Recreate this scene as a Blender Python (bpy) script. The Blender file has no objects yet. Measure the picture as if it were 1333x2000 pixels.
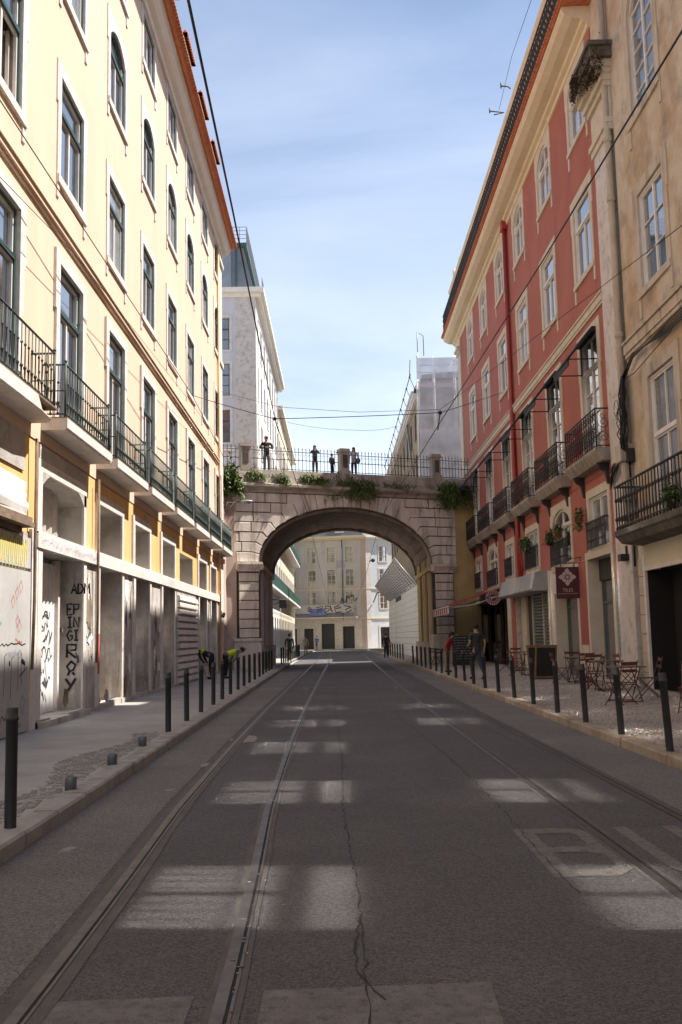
import bpy, math, random
from mathutils import Matrix, Vector
R = random.Random(7)
S = bpy.context.scene
COL = S.collection
pi = math.pi

# ---------------------------------------------------------------- camera
F, CX, CY = 1944.0, 666.5, 1000.0
EYE = 1.65
vy = Vector((659 - CX, -(1245 - CY), F)).normalized()
vz = Vector((341 - CX, CY + 14425, F)).normalized()
vz = (vz - vy * vy.dot(vz)).normalized()
vx = vz.cross(vy)
if vx.x < 0: vx = -vx
cam = bpy.data.cameras.new('camera')
camera = bpy.data.objects.new('camera', cam); COL.objects.link(camera)
camera.matrix_world = Matrix.Translation((0, 0, EYE)) @ Matrix(
    ((vx.x, vx.y, -vx.z), (vy.x, vy.y, -vy.z), (vz.x, vz.y, -vz.z))).to_4x4()
cam.sensor_fit = 'VERTICAL'; cam.sensor_height = 36; cam.lens = 36 * F / 2000
cam.clip_start = .05; cam.clip_end = 4000
S.camera = camera

# ---------------------------------------------------------------- sky and sun
SUN = Vector((.63, .06, 1)).normalized()
w = bpy.data.worlds.new('World'); S.world = w; w.use_nodes = True
nt = w.node_tree; N = nt.nodes; LK = nt.links
bg = N['Background']
sk = N.new('ShaderNodeTexSky'); sk.sky_type = 'NISHITA'; sk.sun_disc = False
sk.sun_elevation = math.asin(SUN.z); sk.sun_rotation = math.atan2(SUN.x, SUN.y)
sk.air_density = 1.0; sk.dust_density = .6; sk.ozone_density = 2.2
tc = N.new('ShaderNodeTexCoord')
mp = N.new('ShaderNodeMapping'); mp.inputs['Scale'].default_value = (.8, 1.6, 3.8); mp.inputs['Rotation'].default_value = (.25, .1, .5)
nz = N.new('ShaderNodeTexNoise'); nz.inputs['Scale'].default_value = 1.5; nz.inputs['Detail'].default_value = 9; nz.inputs['Roughness'].default_value = .55
nz.inputs['Distortion'].default_value = .45
cr = N.new('ShaderNodeValToRGB'); cr.color_ramp.elements[0].position = .30; cr.color_ramp.elements[1].position = .86
cr.color_ramp.elements[0].color = (.06, .06, .06, 1); cr.color_ramp.elements[1].color = (.85, .85, .85, 1)
sx_ = N.new('ShaderNodeSeparateXYZ'); LK.new(tc.outputs['Generated'], sx_.inputs[0])
ge = N.new('ShaderNodeMapRange'); ge.inputs[1].default_value = .12; ge.inputs[2].default_value = .62; ge.inputs[3].default_value = 1.0; ge.inputs[4].default_value = .30; LK.new(sx_.outputs[2], ge.inputs[0])
hz = N.new('ShaderNodeMapRange'); hz.inputs[1].default_value = 0; hz.inputs[2].default_value = .42; hz.inputs[3].default_value = .62; hz.inputs[4].default_value = 0; LK.new(sx_.outputs[2], hz.inputs[0])
mu_ = N.new('ShaderNodeMath'); mu_.operation = 'MULTIPLY'; LK.new(cr.outputs[0], mu_.inputs[0]); LK.new(ge.outputs[0], mu_.inputs[1])
ad_ = N.new('ShaderNodeMath'); ad_.operation = 'ADD'; ad_.use_clamp = True; LK.new(mu_.outputs[0], ad_.inputs[0]); LK.new(hz.outputs[0], ad_.inputs[1])
mx = N.new('ShaderNodeMixRGB'); mx.inputs[2].default_value = (7.6, 8.2, 9.4, 1)
LK.new(tc.outputs['Generated'], mp.inputs[0]); LK.new(mp.outputs[0], nz.inputs[0]); LK.new(nz.outputs[0], cr.inputs[0])
LK.new(ad_.outputs[0], mx.inputs[0]); LK.new(sk.outputs[0], mx.inputs[1]); LK.new(mx.outputs[0], bg.inputs[0])
bg.inputs[1].default_value = .090
L = bpy.data.lights.new('sun', 'SUN'); L.energy = 5.0; L.angle = math.radians(.53); L.color = (1, .95, .87)
sun = bpy.data.objects.new('sun', L); COL.objects.link(sun)
sun.rotation_euler = (-SUN).to_track_quat('-Z', 'Y').to_euler(); sun.location = (30, 10, 60)
S.view_settings.view_transform = 'Standard'; S.view_settings.look = 'None'; S.view_settings.gamma = 1
S.view_settings.use_curve_mapping = False
S.view_settings.exposure = .95
S.render.engine = 'CYCLES'
cy = S.cycles
cy.caustics_reflective = True; cy.blur_glossy = 0; cy.sample_clamp_indirect = 0
cy.use_guiding = True; cy.guiding_training_samples = 128
cy.max_bounces = 6; cy.use_denoising = True; cy.transparent_max_bounces = 12

# ---------------------------------------------------------------- materials
def mat(name, c, c2=None, sc=1.5, rough=.85, bump=.0, bsc=30, metal=0, streak=0, sc3=None, stain=None, stamt=.5, ior=None, thr=(.35, .65), vor=0, spec=None):
    m = bpy.data.materials.new(name); m.use_nodes = True
    t = m.node_tree; n = t.nodes; l = t.links; p = n['Principled BSDF']
    p.inputs['Roughness'].default_value = rough; p.inputs['Metallic'].default_value = metal
    if ior: p.inputs['IOR'].default_value = ior
    if spec is not None: p.inputs['Specular IOR Level'].default_value = spec
    geo = n.new('ShaderNodeNewGeometry')
    col = None
    if c2 is not None:
        a = n.new('ShaderNodeTexNoise'); a.inputs['Scale'].default_value = sc; a.inputs['Detail'].default_value = 8; a.inputs['Roughness'].default_value = .62
        l.new(geo.outputs['Position'], a.inputs['Vector'])
        r = n.new('ShaderNodeMapRange'); r.inputs[1].default_value = thr[0]; r.inputs[2].default_value = thr[1]
        l.new(a.outputs[0], r.inputs[0])
        mm = n.new('ShaderNodeMixRGB'); mm.inputs[1].default_value = (*c, 1); mm.inputs[2].default_value = (*c2, 1)
        l.new(r.outputs[0], mm.inputs[0]); col = mm.outputs[0]
    else:
        rgb = n.new('ShaderNodeRGB'); rgb.outputs[0].default_value = (*c, 1); col = rgb.outputs[0]
    if stain is not None:
        mp_ = n.new('ShaderNodeMapping'); mp_.inputs['Scale'].default_value = (1, 1, .14 if streak else 1)
        l.new(geo.outputs['Position'], mp_.inputs[0])
        b = n.new('ShaderNodeTexNoise'); b.inputs['Scale'].default_value = sc3 or 2.2; b.inputs['Detail'].default_value = 10; b.inputs['Roughness'].default_value = .68
        l.new(mp_.outputs[0], b.inputs['Vector'])
        r2 = n.new('ShaderNodeMapRange'); r2.inputs[1].default_value = .5; r2.inputs[2].default_value = .72; r2.inputs[4].default_value = stamt
        l.new(b.outputs[0], r2.inputs[0])
        m2 = n.new('ShaderNodeMixRGB'); m2.inputs[2].default_value = (*stain, 1); l.new(col, m2.inputs[1]); l.new(r2.outputs[0], m2.inputs[0]); col = m2.outputs[0]
    l.new(col, p.inputs['Base Color'])
    if bump:
        if vor:
            q = n.new('ShaderNodeTexVoronoi'); q.inputs['Scale'].default_value = bsc; o = q.outputs['Distance']
        else:
            q = n.new('ShaderNodeTexNoise'); q.inputs['Scale'].default_value = bsc; q.inputs['Detail'].default_value = 5; o = q.outputs[0]
        l.new(geo.outputs['Position'], q.inputs['Vector'])
        bb = n.new('ShaderNodeBump'); bb.inputs['Strength'].default_value = min(1, bump); bb.inputs['Distance'].default_value = .02 * max(1, bump)
        l.new(o, bb.inputs['Height']); l.new(bb.outputs[0], p.inputs['Normal'])
    return m

def asphalt_mat(name, c, c2, dust):
    m = mat(name, c, c2, sc=.55, rough=.92, bump=.9, bsc=95, stain=dust, stamt=.35, sc3=.28, thr=(.3, .7))
    t = m.node_tree; n = t.nodes; l = t.links; p = n['Principled BSDF']
    src = p.inputs['Base Color'].links[0].from_socket
    geo = n.new('ShaderNodeNewGeometry')
    v = n.new('ShaderNodeTexVoronoi'); v.inputs['Scale'].default_value = 85; l.new(geo.outputs['Position'], v.inputs['Vector'])
    r = n.new('ShaderNodeMapRange'); r.inputs[1].default_value = 0; r.inputs[2].default_value = 1; r.inputs[3].default_value = .6; r.inputs[4].default_value = 1.5
    sp = n.new('ShaderNodeSeparateColor'); l.new(v.outputs['Color'], sp.inputs[0]); l.new(sp.outputs[0], r.inputs[0])
    mu = n.new('ShaderNodeMixRGB'); mu.blend_type = 'MULTIPLY'; mu.inputs[0].default_value = 1
    l.new(src, mu.inputs[1]); l.new(r.outputs[0], mu.inputs[2]); l.new(mu.outputs[0], p.inputs['Base Color'])
    return m

MT = {}
def mk(k, *a, **kw): MT[k] = mat(k, *a, **kw)
MT['asphalt'] = asphalt_mat('asphalt', (.078, .073, .073), (.102, .097, .097), (.145, .133, .122))
MT['asphalt_side'] = asphalt_mat('asphalt_side', (.125, .118, .112), (.18, .168, .156), (.25, .215, .18))
mk('concrete_walk', (.30, .28, .26), (.38, .36, .335), sc=.8, rough=.9, bump=.25, bsc=40, stain=(.22, .19, .16), stamt=.6, sc3=1.3)
mk('rubble', (.30, .275, .25), (.22, .2, .18), sc=5, rough=.95, bump=1, bsc=22)
mk('cobble', (.42, .37, .32), (.29, .255, .22), sc=9, rough=.75, bump=.3, bsc=60, stain=(.1, .09, .08), stamt=.5, sc3=1.1)
mk('cobble_joint', (.12, .105, .09), (.2, .18, .15), sc=3, rough=1)
mk('kerb', (.36, .33, .29), (.25, .225, .2), sc=2.3, rough=.9, bump=.35, bsc=35, stain=(.16, .11, .07), stamt=.6, sc3=3)
mk('kerb_warm', (.36, .29, .21), (.24, .19, .14), sc=2.3, rough=.9, bump=.35, bsc=35, stain=(.42, .40, .36), stamt=.6, sc3=2)
mk('steel', (.16, .145, .135), (.09, .08, .07), sc=6, rough=.5, metal=.85)
mk('groove', (.012, .011, .010), rough=1)
mk('band', (.080, .073, .068), (.115, .104, .095), sc=3, rough=.95, bump=.5, bsc=60)
mk('paint', (.30, .285, .265), (.17, .16, .15), sc=4.5, rough=.9, bump=.6, bsc=95, stain=(.075, .07, .068), stamt=.85, sc3=14)
mk('paint_old', (.20, .185, .17), (.14, .13, .12), sc=6, rough=.92, bump=.9, bsc=95, stain=(.068, .063, .06), stamt=1, sc3=16)
mk('crack', (.032, .030, .029), rough=1)
mk('yellow', (.655, .485, .355), (.69, .52, .39), sc=.45, rough=.9, bump=.12, bsc=25, stain=(.82, .68, .52), stamt=.35, sc3=.9, streak=1)
mk('yellow_low', (.70, .42, .16), (.75, .49, .22), sc=.8, rough=.9, bump=.15, bsc=25, stain=(.5, .3, .14), stamt=.5, sc3=1.5, streak=1)
mk('white_stone', (.60, .545, .50), (.72, .67, .63), sc=2.4, rough=.85, bump=.35, bsc=35, stain=(.42, .36, .315), stamt=.6, sc3=5)
mk('old_stone', (.38, .335, .295), (.58, .535, .49), sc=2.1, rough=.95, bump=.8, bsc=14, stain=(.15, .115, .095), stamt=.85, sc3=2.6, streak=1)
mk('plaster_grey', (.38, .345, .31), (.50, .465, .425), sc=1.2, rough=.95, bump=.5, bsc=18, stain=(.20, .165, .14), stamt=.75, sc3=1.7)
mk('hoarding', (.40, .385, .37), (.50, .485, .47), sc=.8, rough=.8, bump=.1, bsc=20, stain=(.22, .2, .19), stamt=.6, sc3=1.6, streak=1)
mk('brown_wood', (.14, .09, .06), (.24, .17, .12), sc=4, rough=.9, bump=.3, bsc=30)
mk('tarp', (.78, .77, .76), (.68, .67, .66), sc=1.6, rough=.6, bump=.6, bsc=2.5)
mk('green_frame', (.028, .062, .055), (.04, .085, .075), sc=3, rough=.45)
mk('white_frame', (.66, .62, .57), (.74, .71, .67), sc=3, rough=.5)
mk('cream_frame', (.55, .50, .42), (.63, .58, .5), sc=3, rough=.6)
mk('pane', (.05, .06, .075), (.03, .035, .045), sc=.7, rough=.048, ior=6)
mk('pane_dull', (.09, .095, .10), (.16, .165, .17), sc=.6, rough=.1, ior=2.4)
mk('pane_curtain', (.34, .34, .34), (.18, .19, .2), sc=1.3, rough=.06, ior=4)
mk('iron_green', (.016, .032, .028), (.028, .05, .045), sc=4, rough=.5)
mk('iron', (.018, .016, .016), (.035, .03, .027), sc=5, rough=.6, stain=(.09, .04, .02), stamt=.5, sc3=6)
mk('bollard_paint', (.022, .026, .025), (.03, .034, .033), sc=3, rough=.55)
mk('tile', (.46, .13, .055), (.58, .22, .10), sc=6, rough=.85, bump=.2, bsc=30, stain=(.25, .09, .05), stamt=.6, sc3=8)
mk('cornice', (.76, .70, .60), (.80, .75, .66), sc=1.2, rough=.85, stain=(.6, .52, .42), stamt=.5, sc3=2.5)
mk('red', (.35, .105, .072), (.40, .13, .09), sc=.5, rough=.85, bump=.12, bsc=20, stain=(.29, .085, .066), stamt=.75, sc3=.9, streak=1)
mk('red_pipe', (.30, .032, .022), (.34, .05, .035), sc=3, rough=.5)
mk('cream_stone', (.55, .475, .365), (.63, .56, .45), sc=3, rough=.9, bump=.35, bsc=35, stain=(.36, .29, .21), stamt=.55, sc3=6)
mk('cream_cornice', (.66, .545, .36), (.72, .61, .43), sc=1.2, rough=.9, stain=(.42, .34, .24), stamt=.5, sc3=2.4)
mk('veined', (.56, .50, .44), (.63, .58, .52), sc=2, rough=.8, bump=.25, bsc=25, stain=(.22, .18, .16), stamt=.75, sc3=3.4)
mk('beige', (.47, .335, .205), (.56, .48, .37), sc=.7, rough=.95, bump=.6, bsc=14, stain=(.24, .195, .155), stamt=.95, sc3=1.0, thr=(.42, .58))
mk('beige_stone', (.46, .38, .285), (.55, .47, .37), sc=2, rough=.95, bump=.4, bsc=25, stain=(.16, .13, .105), stamt=.8, sc3=2.2, streak=1)
mk('cream_plaster', (.58, .51, .38), (.62, .56, .44), sc=1, rough=.9, stain=(.48, .39, .28), stamt=.5, sc3=2)
mk('grimy', (.085, .075, .062), (.17, .145, .115), sc=2.5, rough=1, bump=.8, bsc=14, stain=(.03, .03, .02), stamt=.8, sc3=3)
mk('slab_stone', (.26, .225, .185), (.38, .335, .28), sc=2.6, rough=.95, bump=.4, bsc=25, stain=(.09, .075, .06), stamt=.8, sc3=2.5, streak=1)
mk('moss', (.022, .028, .012), (.055, .045, .028), sc=5, rough=1)
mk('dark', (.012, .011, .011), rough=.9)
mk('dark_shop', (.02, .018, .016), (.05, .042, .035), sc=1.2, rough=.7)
mk('shutter', (.075, .095, .085), (.11, .13, .115), sc=2.5, rough=.5)
mk('metal_grey', (.27, .26, .25), (.36, .35, .34), sc=2, rough=.45, metal=.4)
mk('bridge_stone', (.62, .55, .475), (.74, .67, .59), sc=1.3, rough=.95, bump=.6, bsc=12, stain=(.19, .14, .10), stamt=.85, sc3=2.1, streak=1)
mk('bridge_joint', (.07, .055, .045), (.12, .095, .08), sc=3, rough=1)
mk('bridge_pink', (.47, .36, .30), (.54, .44, .375), sc=.8, rough=.95, bump=.4, bsc=20, stain=(.28, .2, .16), stamt=.65, sc3=1.4, streak=1)
mk('bridge_cornice', (.33, .28, .23), (.44, .385, .33), sc=1.6, rough=.95, bump=.5, bsc=18, stain=(.11, .09, .065), stamt=.85, sc3=2.2, streak=1)
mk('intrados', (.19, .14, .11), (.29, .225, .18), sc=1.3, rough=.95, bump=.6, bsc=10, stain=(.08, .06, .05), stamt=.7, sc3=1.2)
mk('ochre', (.47, .34, .15), (.53, .41, .2), sc=1, rough=.95, stain=(.33, .24, .13), stamt=.6, sc3=1.4, streak=1)
mk('leaf', (.060, .115, .022), (.11, .16, .035), sc=7, rough=.7)
mk('leaf_dry', (.20, .21, .06), (.13, .17, .04), sc=7, rough=.8)
mk('lilac', (.57, .55, .56), (.63, .615, .625), sc=.6, rough=.9, stain=(.42, .4, .41), stamt=.4, sc3=.8, streak=1)
mk('white_wall', (.68, .66, .64), (.75, .735, .72), sc=.6, rough=.9, stain=(.56, .53, .5), stamt=.4, sc3=1, streak=1)
mk('mansard', (.12, .135, .15), (.17, .185, .2), sc=1, rough=.4, metal=.3)
mk('tan_wall', (.58, .50, .36), (.65, .58, .44), sc=.7, rough=.9)
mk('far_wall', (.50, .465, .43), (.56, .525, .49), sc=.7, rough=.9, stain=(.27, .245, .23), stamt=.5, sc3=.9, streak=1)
mk('far_wall_sunlit', (.58, .60, .62), (.65, .67, .69), sc=.7, rough=.9, stain=(.48, .49, .5), stamt=.5, sc3=.9, streak=1)  # lighter version of far_wall: sunlight on the right face put into the colour
mk('teal', (.055, .13, .115), (.08, .17, .15), sc=3, rough=.6)
mk('wall_tile', (.60, .585, .56), (.70, .69, .67), sc=1.8, rough=.5, stain=(.5, .48, .45), stamt=.5, sc3=1.4)
mk('rubble_wall', (.17, .125, .085), (.34, .265, .185), sc=1.6, rough=1, bump=.9, bsc=6, stain=(.1, .075, .055), stamt=.85, sc3=1.1)
mk('scaff', (.36, .37, .38), (.28, .28, .29), sc=3, rough=.5, metal=.5)
mk('scaff_dark', (.06, .055, .055), rough=.6)
mk('pinkboard', (.62, .36, .34), rough=.8)
mk('wire', (.014, .014, .015), rough=.6)
mk('sign_maroon', (.075, .012, .012), rough=.5)
mk('sign_pale', (.52, .40, .38), rough=.7)
mk('awning_red', (.30, .028, .025), (.36, .045, .04), sc=4, rough=.85)
mk('awning_white', (.62, .55, .52), rough=.85)
mk('black_cloth', (.010, .010, .012), rough=.7)
mk('chalk', (.018, .02, .018), (.03, .033, .03), sc=5, rough=.9)
mk('chalk_mark', (.2, .2, .19), rough=.9)
mk('wood', (.20, .105, .045), (.27, .15, .07), sc=6, rough=.7)
mk('table_top', (.13, .07, .05), (.2, .13, .1), sc=5, rough=.5)
mk('cafe_red', (.085, .02, .017), (.11, .028, .022), sc=6, rough=.55)
mk('terracotta', (.42, .13, .06), rough=.85)
mk('spray_black', (.014, .013, .014), rough=.7)
mk('spray_yellow', (.80, .66, .04), rough=.7)
mk('spray_red', (.50, .09, .07), rough=.7)
mk('spray_blue', (.16, .2, .42), rough=.7)
mk('spray_orange', (.72, .27, .02), rough=.7)
mk('spray_teal', (.12, .35, .30), rough=.7)
mk('poster_blue', (.10, .19, .23), (.22, .3, .32), sc=14, rough=.8)
mk('room_green', (.25, .33, .24), (.3, .38, .29), sc=2, rough=.9)
for k, c in dict(skin=(.42, .25, .18), hair=(.022, .016, .013), hair_brown=(.07, .04, .025), navy=(.014, .018, .035), denim=(.035, .05, .09), slate=(.035, .038, .045), black=(.012, .012, .013),
                 crimson=(.28, .018, .02), hivis=(.56, .68, .04), khaki=(.22, .17, .1), cap_red=(.2, .02, .03), cap_green=(.02, .07, .035), cream=(.6, .55, .5), greyc=(.12, .12, .13), pink=(.5, .2, .22), bluec=(.04, .09, .25), tan=(.36, .27, .18), pinkcap=(.4, .12, .13), lightgrey=(.35, .35, .37)).items():
    mk('p_' + k, c, rough=.85)
net = bpy.data.materials.new('scaffold_net'); net.use_nodes = True
_n = net.node_tree.nodes; _l = net.node_tree.links; _p = _n['Principled BSDF']; _p.inputs['Base Color'].default_value = (.56, .54, .55, 1); _p.inputs['Roughness'].default_value = .9
_t = _n.new('ShaderNodeBsdfTransparent'); _m = _n.new('ShaderNodeMixShader'); _g = _n.new('ShaderNodeNewGeometry'); _z = _n.new('ShaderNodeTexNoise'); _z.inputs['Scale'].default_value = .7; _z.inputs['Detail'].default_value = 6
_r = _n.new('ShaderNodeMapRange'); _r.inputs[1].default_value = .3; _r.inputs[2].default_value = .7; _r.inputs[3].default_value = .38; _r.inputs[4].default_value = .7
_l.new(_g.outputs['Position'], _z.inputs['Vector']); _l.new(_z.outputs[0], _r.inputs[0]); _l.new(_r.outputs[0], _m.inputs[0]); _l.new(_t.outputs[0], _m.inputs[1]); _l.new(_p.outputs[0], _m.inputs[2])
_l.new(_m.outputs[0], _n['Material Output'].inputs['Surface']); MT['net'] = net

# ---------------------------------------------------------------- helpers
class MB:
    """collects shapes; build() links them as one mesh"""
    def __init__(s, tf=None, flip=False):
        s.v = []; s.f = []; s.mi = []; s.tf = tf; s.flip = flip; s.sm = []
    def add(s, vs, fs, mi=0, sm=False):
        b = len(s.v)
        s.v += [s.tf(*p) for p in vs] if s.tf else [tuple(p) for p in vs]
        for f in fs:
            f = [b + i for i in f]
            if s.flip: f.reverse()
            s.f.append(f); s.mi.append(mi); s.sm.append(sm)
        return s
    def box(s, x0, y0, z0, x1, y1, z1, mi=0):
        if x0 > x1: x0, x1 = x1, x0
        if y0 > y1: y0, y1 = y1, y0
        if z0 > z1: z0, z1 = z1, z0
        return s.add([(x0, y0, z0), (x1, y0, z0), (x1, y1, z0), (x0, y1, z0), (x0, y0, z1), (x1, y0, z1), (x1, y1, z1), (x0, y1, z1)],
                     [(0, 3, 2, 1), (4, 5, 6, 7), (0, 1, 5, 4), (1, 2, 6, 5), (2, 3, 7, 6), (3, 0, 4, 7)], mi)
    def prism(s, poly, a, b, axis='y', mi=0):
        """poly of (p,q) extruded a..b; axis y: (p,?,q); axis x: (?,p,q); axis z: (p,q,?)"""
        g = {'y': lambda p, q, t: (p, t, q), 'x': lambda p, q, t: (t, p, q), 'z': lambda p, q, t: (p, q, t)}[axis]
        n = len(poly)
        vs = [g(p, q, a) for p, q in poly] + [g(p, q, b) for p, q in poly]
        fs = [tuple(range(n)), tuple(range(2 * n - 1, n - 1, -1))] + [((i + 1) % n, i, n + i, n + (i + 1) % n) for i in range(n)]
        return s.add(vs, fs, mi)
    def tube(s, path, r, n=6, mi=0, caps=True):
        path = [Vector(p) for p in path]; vs = []; k = len(path)
        rr = r if isinstance(r, (list, tuple)) else [r] * k
        up0 = None
        for i, p in enumerate(path):
            d = (path[min(i + 1, k - 1)] - path[max(i - 1, 0)]).normalized()
            if up0 is None: up0 = Vector((0, 0, 1)) if abs(d.z) < .9 else Vector((1, 0, 0))
            a = d.cross(up0)
            if a.length < 1e-4: a = d.cross(Vector((0, 1, 0)))
            a.normalize(); b = a.cross(d)
            for j in range(n):
                t = 2 * pi * j / n
                vs.append(tuple(p + (a * math.cos(t) + b * math.sin(t)) * rr[i]))
        fs = [(i * n + j, i * n + (j + 1) % n, (i + 1) * n + (j + 1) % n, (i + 1) * n + j) for i in range(k - 1) for j in range(n)]
        if caps: fs += [tuple(range(n - 1, -1, -1)), tuple(range((k - 1) * n, k * n))]
        return s.add(vs, fs, mi, True)
    def lathe(s, prof, n=10, c=(0, 0, 0), mi=0):
        vs = [(c[0] + r * math.cos(2 * pi * j / n), c[1] + r * math.sin(2 * pi * j / n), c[2] + z) for r, z in prof for j in range(n)]
        k = len(prof)
        fs = [(i * n + j, i * n + (j + 1) % n, (i + 1) * n + (j + 1) % n, (i + 1) * n + j) for i in range(k - 1) for j in range(n)]
        fs += [tuple(range(n - 1, -1, -1)), tuple(range((k - 1) * n, k * n))]
        return s.add(vs, fs, mi, True)
    def ball(s, c, r, n=8, k=6, mi=0):
        rx, ry, rz = r if isinstance(r, (tuple, list)) else (r, r, r)
        vs = []
        for i in range(k + 1):
            a = -pi / 2 + pi * i / k
            for j in range(n):
                t = 2 * pi * j / n; q = max(.02, math.cos(a))
                vs.append((c[0] + rx * q * math.cos(t), c[1] + ry * q * math.sin(t), c[2] + rz * math.sin(a)))
        fs = [(i * n + j, i * n + (j + 1) % n, (i + 1) * n + (j + 1) % n, (i + 1) * n + j) for i in range(k) for j in range(n)]
        return s.add(vs, fs, mi, True)
    def mesh(s, name, mats, off=(0, 0, 0)):
        me = bpy.data.meshes.new(name)
        me.from_pydata([(a - off[0], b - off[1], c - off[2]) for a, b, c in s.v], [], s.f)
        for m in (mats if isinstance(mats, (list, tuple)) else [mats]):
            me.materials.append(MT[m])
        me.polygons.foreach_set('material_index', s.mi); me.polygons.foreach_set('use_smooth', s.sm)
        me.update()
        return me
    def build(s, name, mats, parent=None, **tags):
        """verts are in world coordinates; parent is an unrotated top-level empty"""
        off = WL.get(parent.name, (0, 0, 0)) if parent else (0, 0, 0)
        o = bpy.data.objects.new(name, s.mesh(name, mats, off)); COL.objects.link(o)
        if parent: o.parent = parent
        WL[o.name] = off
        tagit(o, **tags)
        return o
WL = {}
def tagit(o, label=None, cat=None, group=None, kind=None):
    if label: o['label'] = label
    if cat: o['category'] = cat
    if group: o['group'] = group
    if kind: o['kind'] = kind
    return o
def thing(name, loc, label, cat, group=None, rz=0, kind=None):
    o = bpy.data.objects.new(name, None); COL.objects.link(o); o.location = loc; o.rotation_euler.z = rz
    o.empty_display_size = .2
    WL[o.name] = tuple(loc); return tagit(o, label, cat, group, kind)
def place(name, me, parent, loc=(0, 0, 0), rz=0, **tags):
    """link an object that shares mesh me, at world location loc"""
    off = WL.get(parent.name, (0, 0, 0)) if parent else (0, 0, 0)
    o = bpy.data.objects.new(name, me); COL.objects.link(o)
    if parent: o.parent = parent
    o.location = (loc[0] - off[0], loc[1] - off[1], loc[2] - off[2]); o.rotation_euler.z = rz
    WL[o.name] = tuple(loc); return tagit(o, **tags)
def copy_tree(o, parent=None, loc=None, rz=None, label=None, top=True):
    c = o.copy(); COL.objects.link(c)
    if parent: c.parent = parent
    if loc is not None: c.location = loc
    if rz is not None: c.rotation_euler.z = rz
    if label: c['label'] = label
    for ch in list(o.children): copy_tree(ch, c, top=False)
    return c

XL, XR = -5.5, 7.8
def TL(u, n, z): return (XL + n, u, z)
def TR(u, n, z): return (XR - n, u, z)
SIDE = {'L': (TL, True, XL, 1), 'R': (TR, False, XR, -1)}
def FB(side): tf, fl, _, _ = SIDE[side]; return MB(tf, fl)
def pieces(side, name, m_, parent, boxes):
    for b in boxes: q = FB(side); q.box(*b); q.build(name, m_, parent)
def local(side):
    """facade-local builder about the point (u=0, n=0, z=0) on the wall plane"""
    if side == 'L': return MB(lambda u, n, z: (n, u, z), True)
    if side == 'R': return MB(lambda u, n, z: (-n, u, z), False)
    return MB(lambda u, n, z: (u, -n, z), False)     # F: facade facing the camera

def wall_holes(mb, u0, u1, z0, z1, holes, depth=.3, n=0, mi=0, rmi=None):
    us = sorted({u0, u1, *[h[0] for h in holes], *[h[1] for h in holes]}); zs = sorted({z0, z1, *[h[2] for h in holes], *[h[3] for h in holes]})
    us = [u for u in us if u0 <= u <= u1]; zs = [z for z in zs if z0 <= z <= z1]
    for i in range(len(us) - 1):
        run = None
        for j in range(len(zs) - 1):
            uc = (us[i] + us[i + 1]) / 2; zc = (zs[j] + zs[j + 1]) / 2
            inh = any(h[0] < uc < h[1] and h[2] < zc < h[3] for h in holes)
            if not inh and run is None: run = zs[j]
            if (inh or j == len(zs) - 2) and run is not None:
                top = zs[j] if inh else zs[j + 1]
                mb.add([(us[i], n, run), (us[i + 1], n, run), (us[i + 1], n, top), (us[i], n, top)], [(0, 1, 2, 3)], mi); run = None
    for h in holes:
        a, b, c, d = h[:4]; e = n - depth; a -= .013; b += .013; c -= .013; d += .013; n_ = n; n = n_ - .004
        mb.add([(a, n, c), (b, n, c), (b, n, d), (a, n, d), (a, e, c), (b, e, c), (b, e, d), (a, e, d)],
               [(0, 4, 7, 3), (1, 2, 6, 5), (3, 7, 6, 2), (0, 1, 5, 4)], mi if rmi is None else rmi)
        n = n_

def arc(u0, u1, z, rise, n=8):
    """points of a segmental arch from u1 back to u0"""
    out = []
    for i in range(n + 1):
        t = i / n; u = u1 + (u0 - u1) * t
        out.append((u, z + rise * math.sin(pi * t) ** .75 if rise < .5 else z + rise * math.sqrt(max(0, 1 - (2 * t - 1) ** 2))))
    return out

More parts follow.
